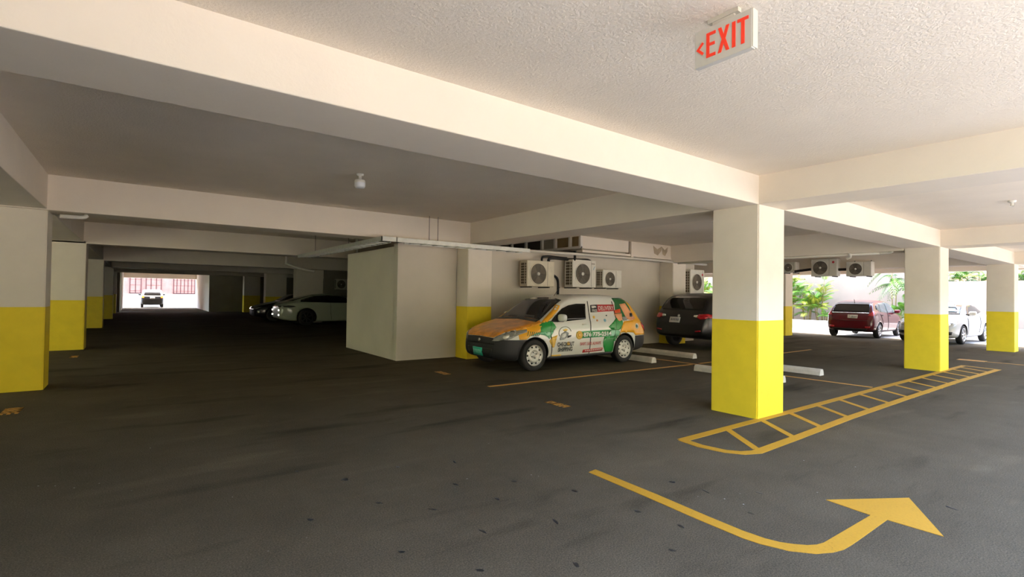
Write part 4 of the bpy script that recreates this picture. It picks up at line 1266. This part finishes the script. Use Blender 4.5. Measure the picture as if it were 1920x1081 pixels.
# ------------------------------------------------------------------ plants
def frond_mesh(n=13, length=1., droop=.5, lw=.035, ll=.34):
    b = bmesh.new()
    pts = []
    for k in range(n + 1):
        t = k / n
        pts.append(Vector((length * t * (1 - .18 * droop * t), 0, length * (.55 * t - droop * t * t))))
    tube(b, pts, [.012 * (1 - .8 * k / n) for k in range(n + 1)], 5)
    for k in range(2, n + 1):
        p = pts[k]
        t = k / n
        L_ = ll * (math.sin(PI * min(1, .15 + .8 * t)) * .8 + .2)
        d = (pts[k] - pts[k - 1]).normalized()
        for s in (-1, 1):
            q = Vector((d.x * .55, s * .8, d.z * .55 - .12)).normalized()
            m1 = p + q * L_ * .5 + Vector((0, 0, -.01))
            m2 = p + q * L_ + Vector((0, 0, -.10 * L_ / .3))
            wv = d * lw
            a = [b.verts.new(p), b.verts.new(m1 + wv * .5), b.verts.new(m2), b.verts.new(m1 - wv * .5)]
            b.faces.new((a[0], a[1], a[3])); b.faces.new((a[1], a[2], a[3]))
    me = bpy.data.meshes.new('frond')
    b.to_mesh(me); b.free()
    return me
FR = {}
for nm, m_, dr in (('leaf', 'leaf', .55), ('leaf_y', 'leaf_y', .5), ('leaf_d', 'leaf_d', .8), ('weep', 'leaf', 1.35), ('weep_d', 'leaf_d', 1.2)):
    FR[nm] = frond_mesh(droop=dr, lw=.06)
    FR[nm].materials.append(M[m_])

def palm(loc, label, stems, crown_z, nfr, flen, kinds=('leaf',), spread=.25, cat='palm', seed=1, tilt=(-.2, 1.0)):
    rnd = random.Random(seed)
    r = empty('garden_palm', loc, label=label, cat=cat, group='plants along the garden wall')
    for s in range(stems):
        a = rnd.uniform(0, 2 * PI)
        q = rnd.uniform(.3, 1)
        hz = crown_z * (1.0 if s == 0 else rnd.uniform(.35, 1.0))
        top = Vector((spread * .3 * math.cos(a), spread * q * math.sin(a), hz))
        b = bmesh.new()
        base = Vector((top.x * .4, top.y * .5, -.02))
        tube(b, curve_pts([base, (base + top) / 2 + Vector((0, .03, 0)), top], 4), [.03 - .0015 * k for k in range(9)], 7)
        obj('stem', b, 'bark', r, True)
        for k in range(nfr):
            o = bpy.data.objects.new('frond', FR[rnd.choice(kinds)])
            COL.objects.link(o)
            o.parent = r
            o.location = base.lerp(top, rnd.uniform(.75, 1.0))
            o.rotation_euler = (rnd.uniform(-.2, .2), -rnd.uniform(*tilt), 2 * PI * k / nfr + rnd.uniform(-.4, .4))
            f = flen * rnd.uniform(.7, 1.15)
            o.scale = (f, f * .9, f)
    return r
palm((27.9, 11.9, .3), 'bushy yellow-green palm by the far garden column', 6, 1.5, 9, .8, ('leaf', 'leaf', 'leaf_y'), .35, seed=3)
palm((27.9, 11.25, .3), 'tall feathery palm clump against the bright wall', 5, 2.1, 8, .7, ('leaf', 'leaf_y', 'leaf_y'), .3, seed=5)
palm((27.9, 12.7, .3), 'leafy palm clump half hidden behind the far garden column', 6, 2.2, 9, .9, ('leaf', 'leaf_y'), .4, seed=9)
palm((27.6, 10.9, .3), 'low young palm at the planter kerb', 3, .45, 7, .45, ('leaf',), .2, seed=12)
palm((27.75, 8.05, .3), 'drooping palm over the red car bonnet', 2, 2.5, 11, .95, ('weep', 'weep_d'), .25, seed=21, tilt=(-.1, .7))
palm((27.7, 7.75, .3), 'low green palm beneath the drooping palm', 4, .9, 8, .7, ('leaf', 'leaf'), .3, seed=23)
palm((27.9, 18.0, .3), 'bright palm glimpsed past the black car roof', 6, 2.0, 9, .75, ('leaf', 'leaf_y'), .45, seed=31)
palm((27.9, 16.8, .3), 'second bright palm glimpsed past the black car roof', 6, 1.6, 9, .75, ('leaf', 'leaf_y'), .45, seed=33)
palm((30.6, 6.7, -.03), 'dark palm crown showing over the low garden wall', 5, 2.9, 10, .9, ('leaf_d', 'leaf'), .4, seed=41)
palm((30.6, 6.1, -.03), 'green palm crown over the low garden wall beside the dark one', 5, 2.8, 10, .8, ('leaf', 'leaf_d', 'leaf_d'), .4, seed=43)
palm((30.6, 5.45, -.03), 'yellow-green palm crown over the low garden wall', 4, 2.6, 9, .7, ('leaf_y', 'leaf'), .35, seed=45)
palm((30.6, 4.2, -.03), 'palm crown over the garden wall beyond the last column', 5, 2.9, 10, .9, ('leaf', 'leaf_d'), .4, seed=47)
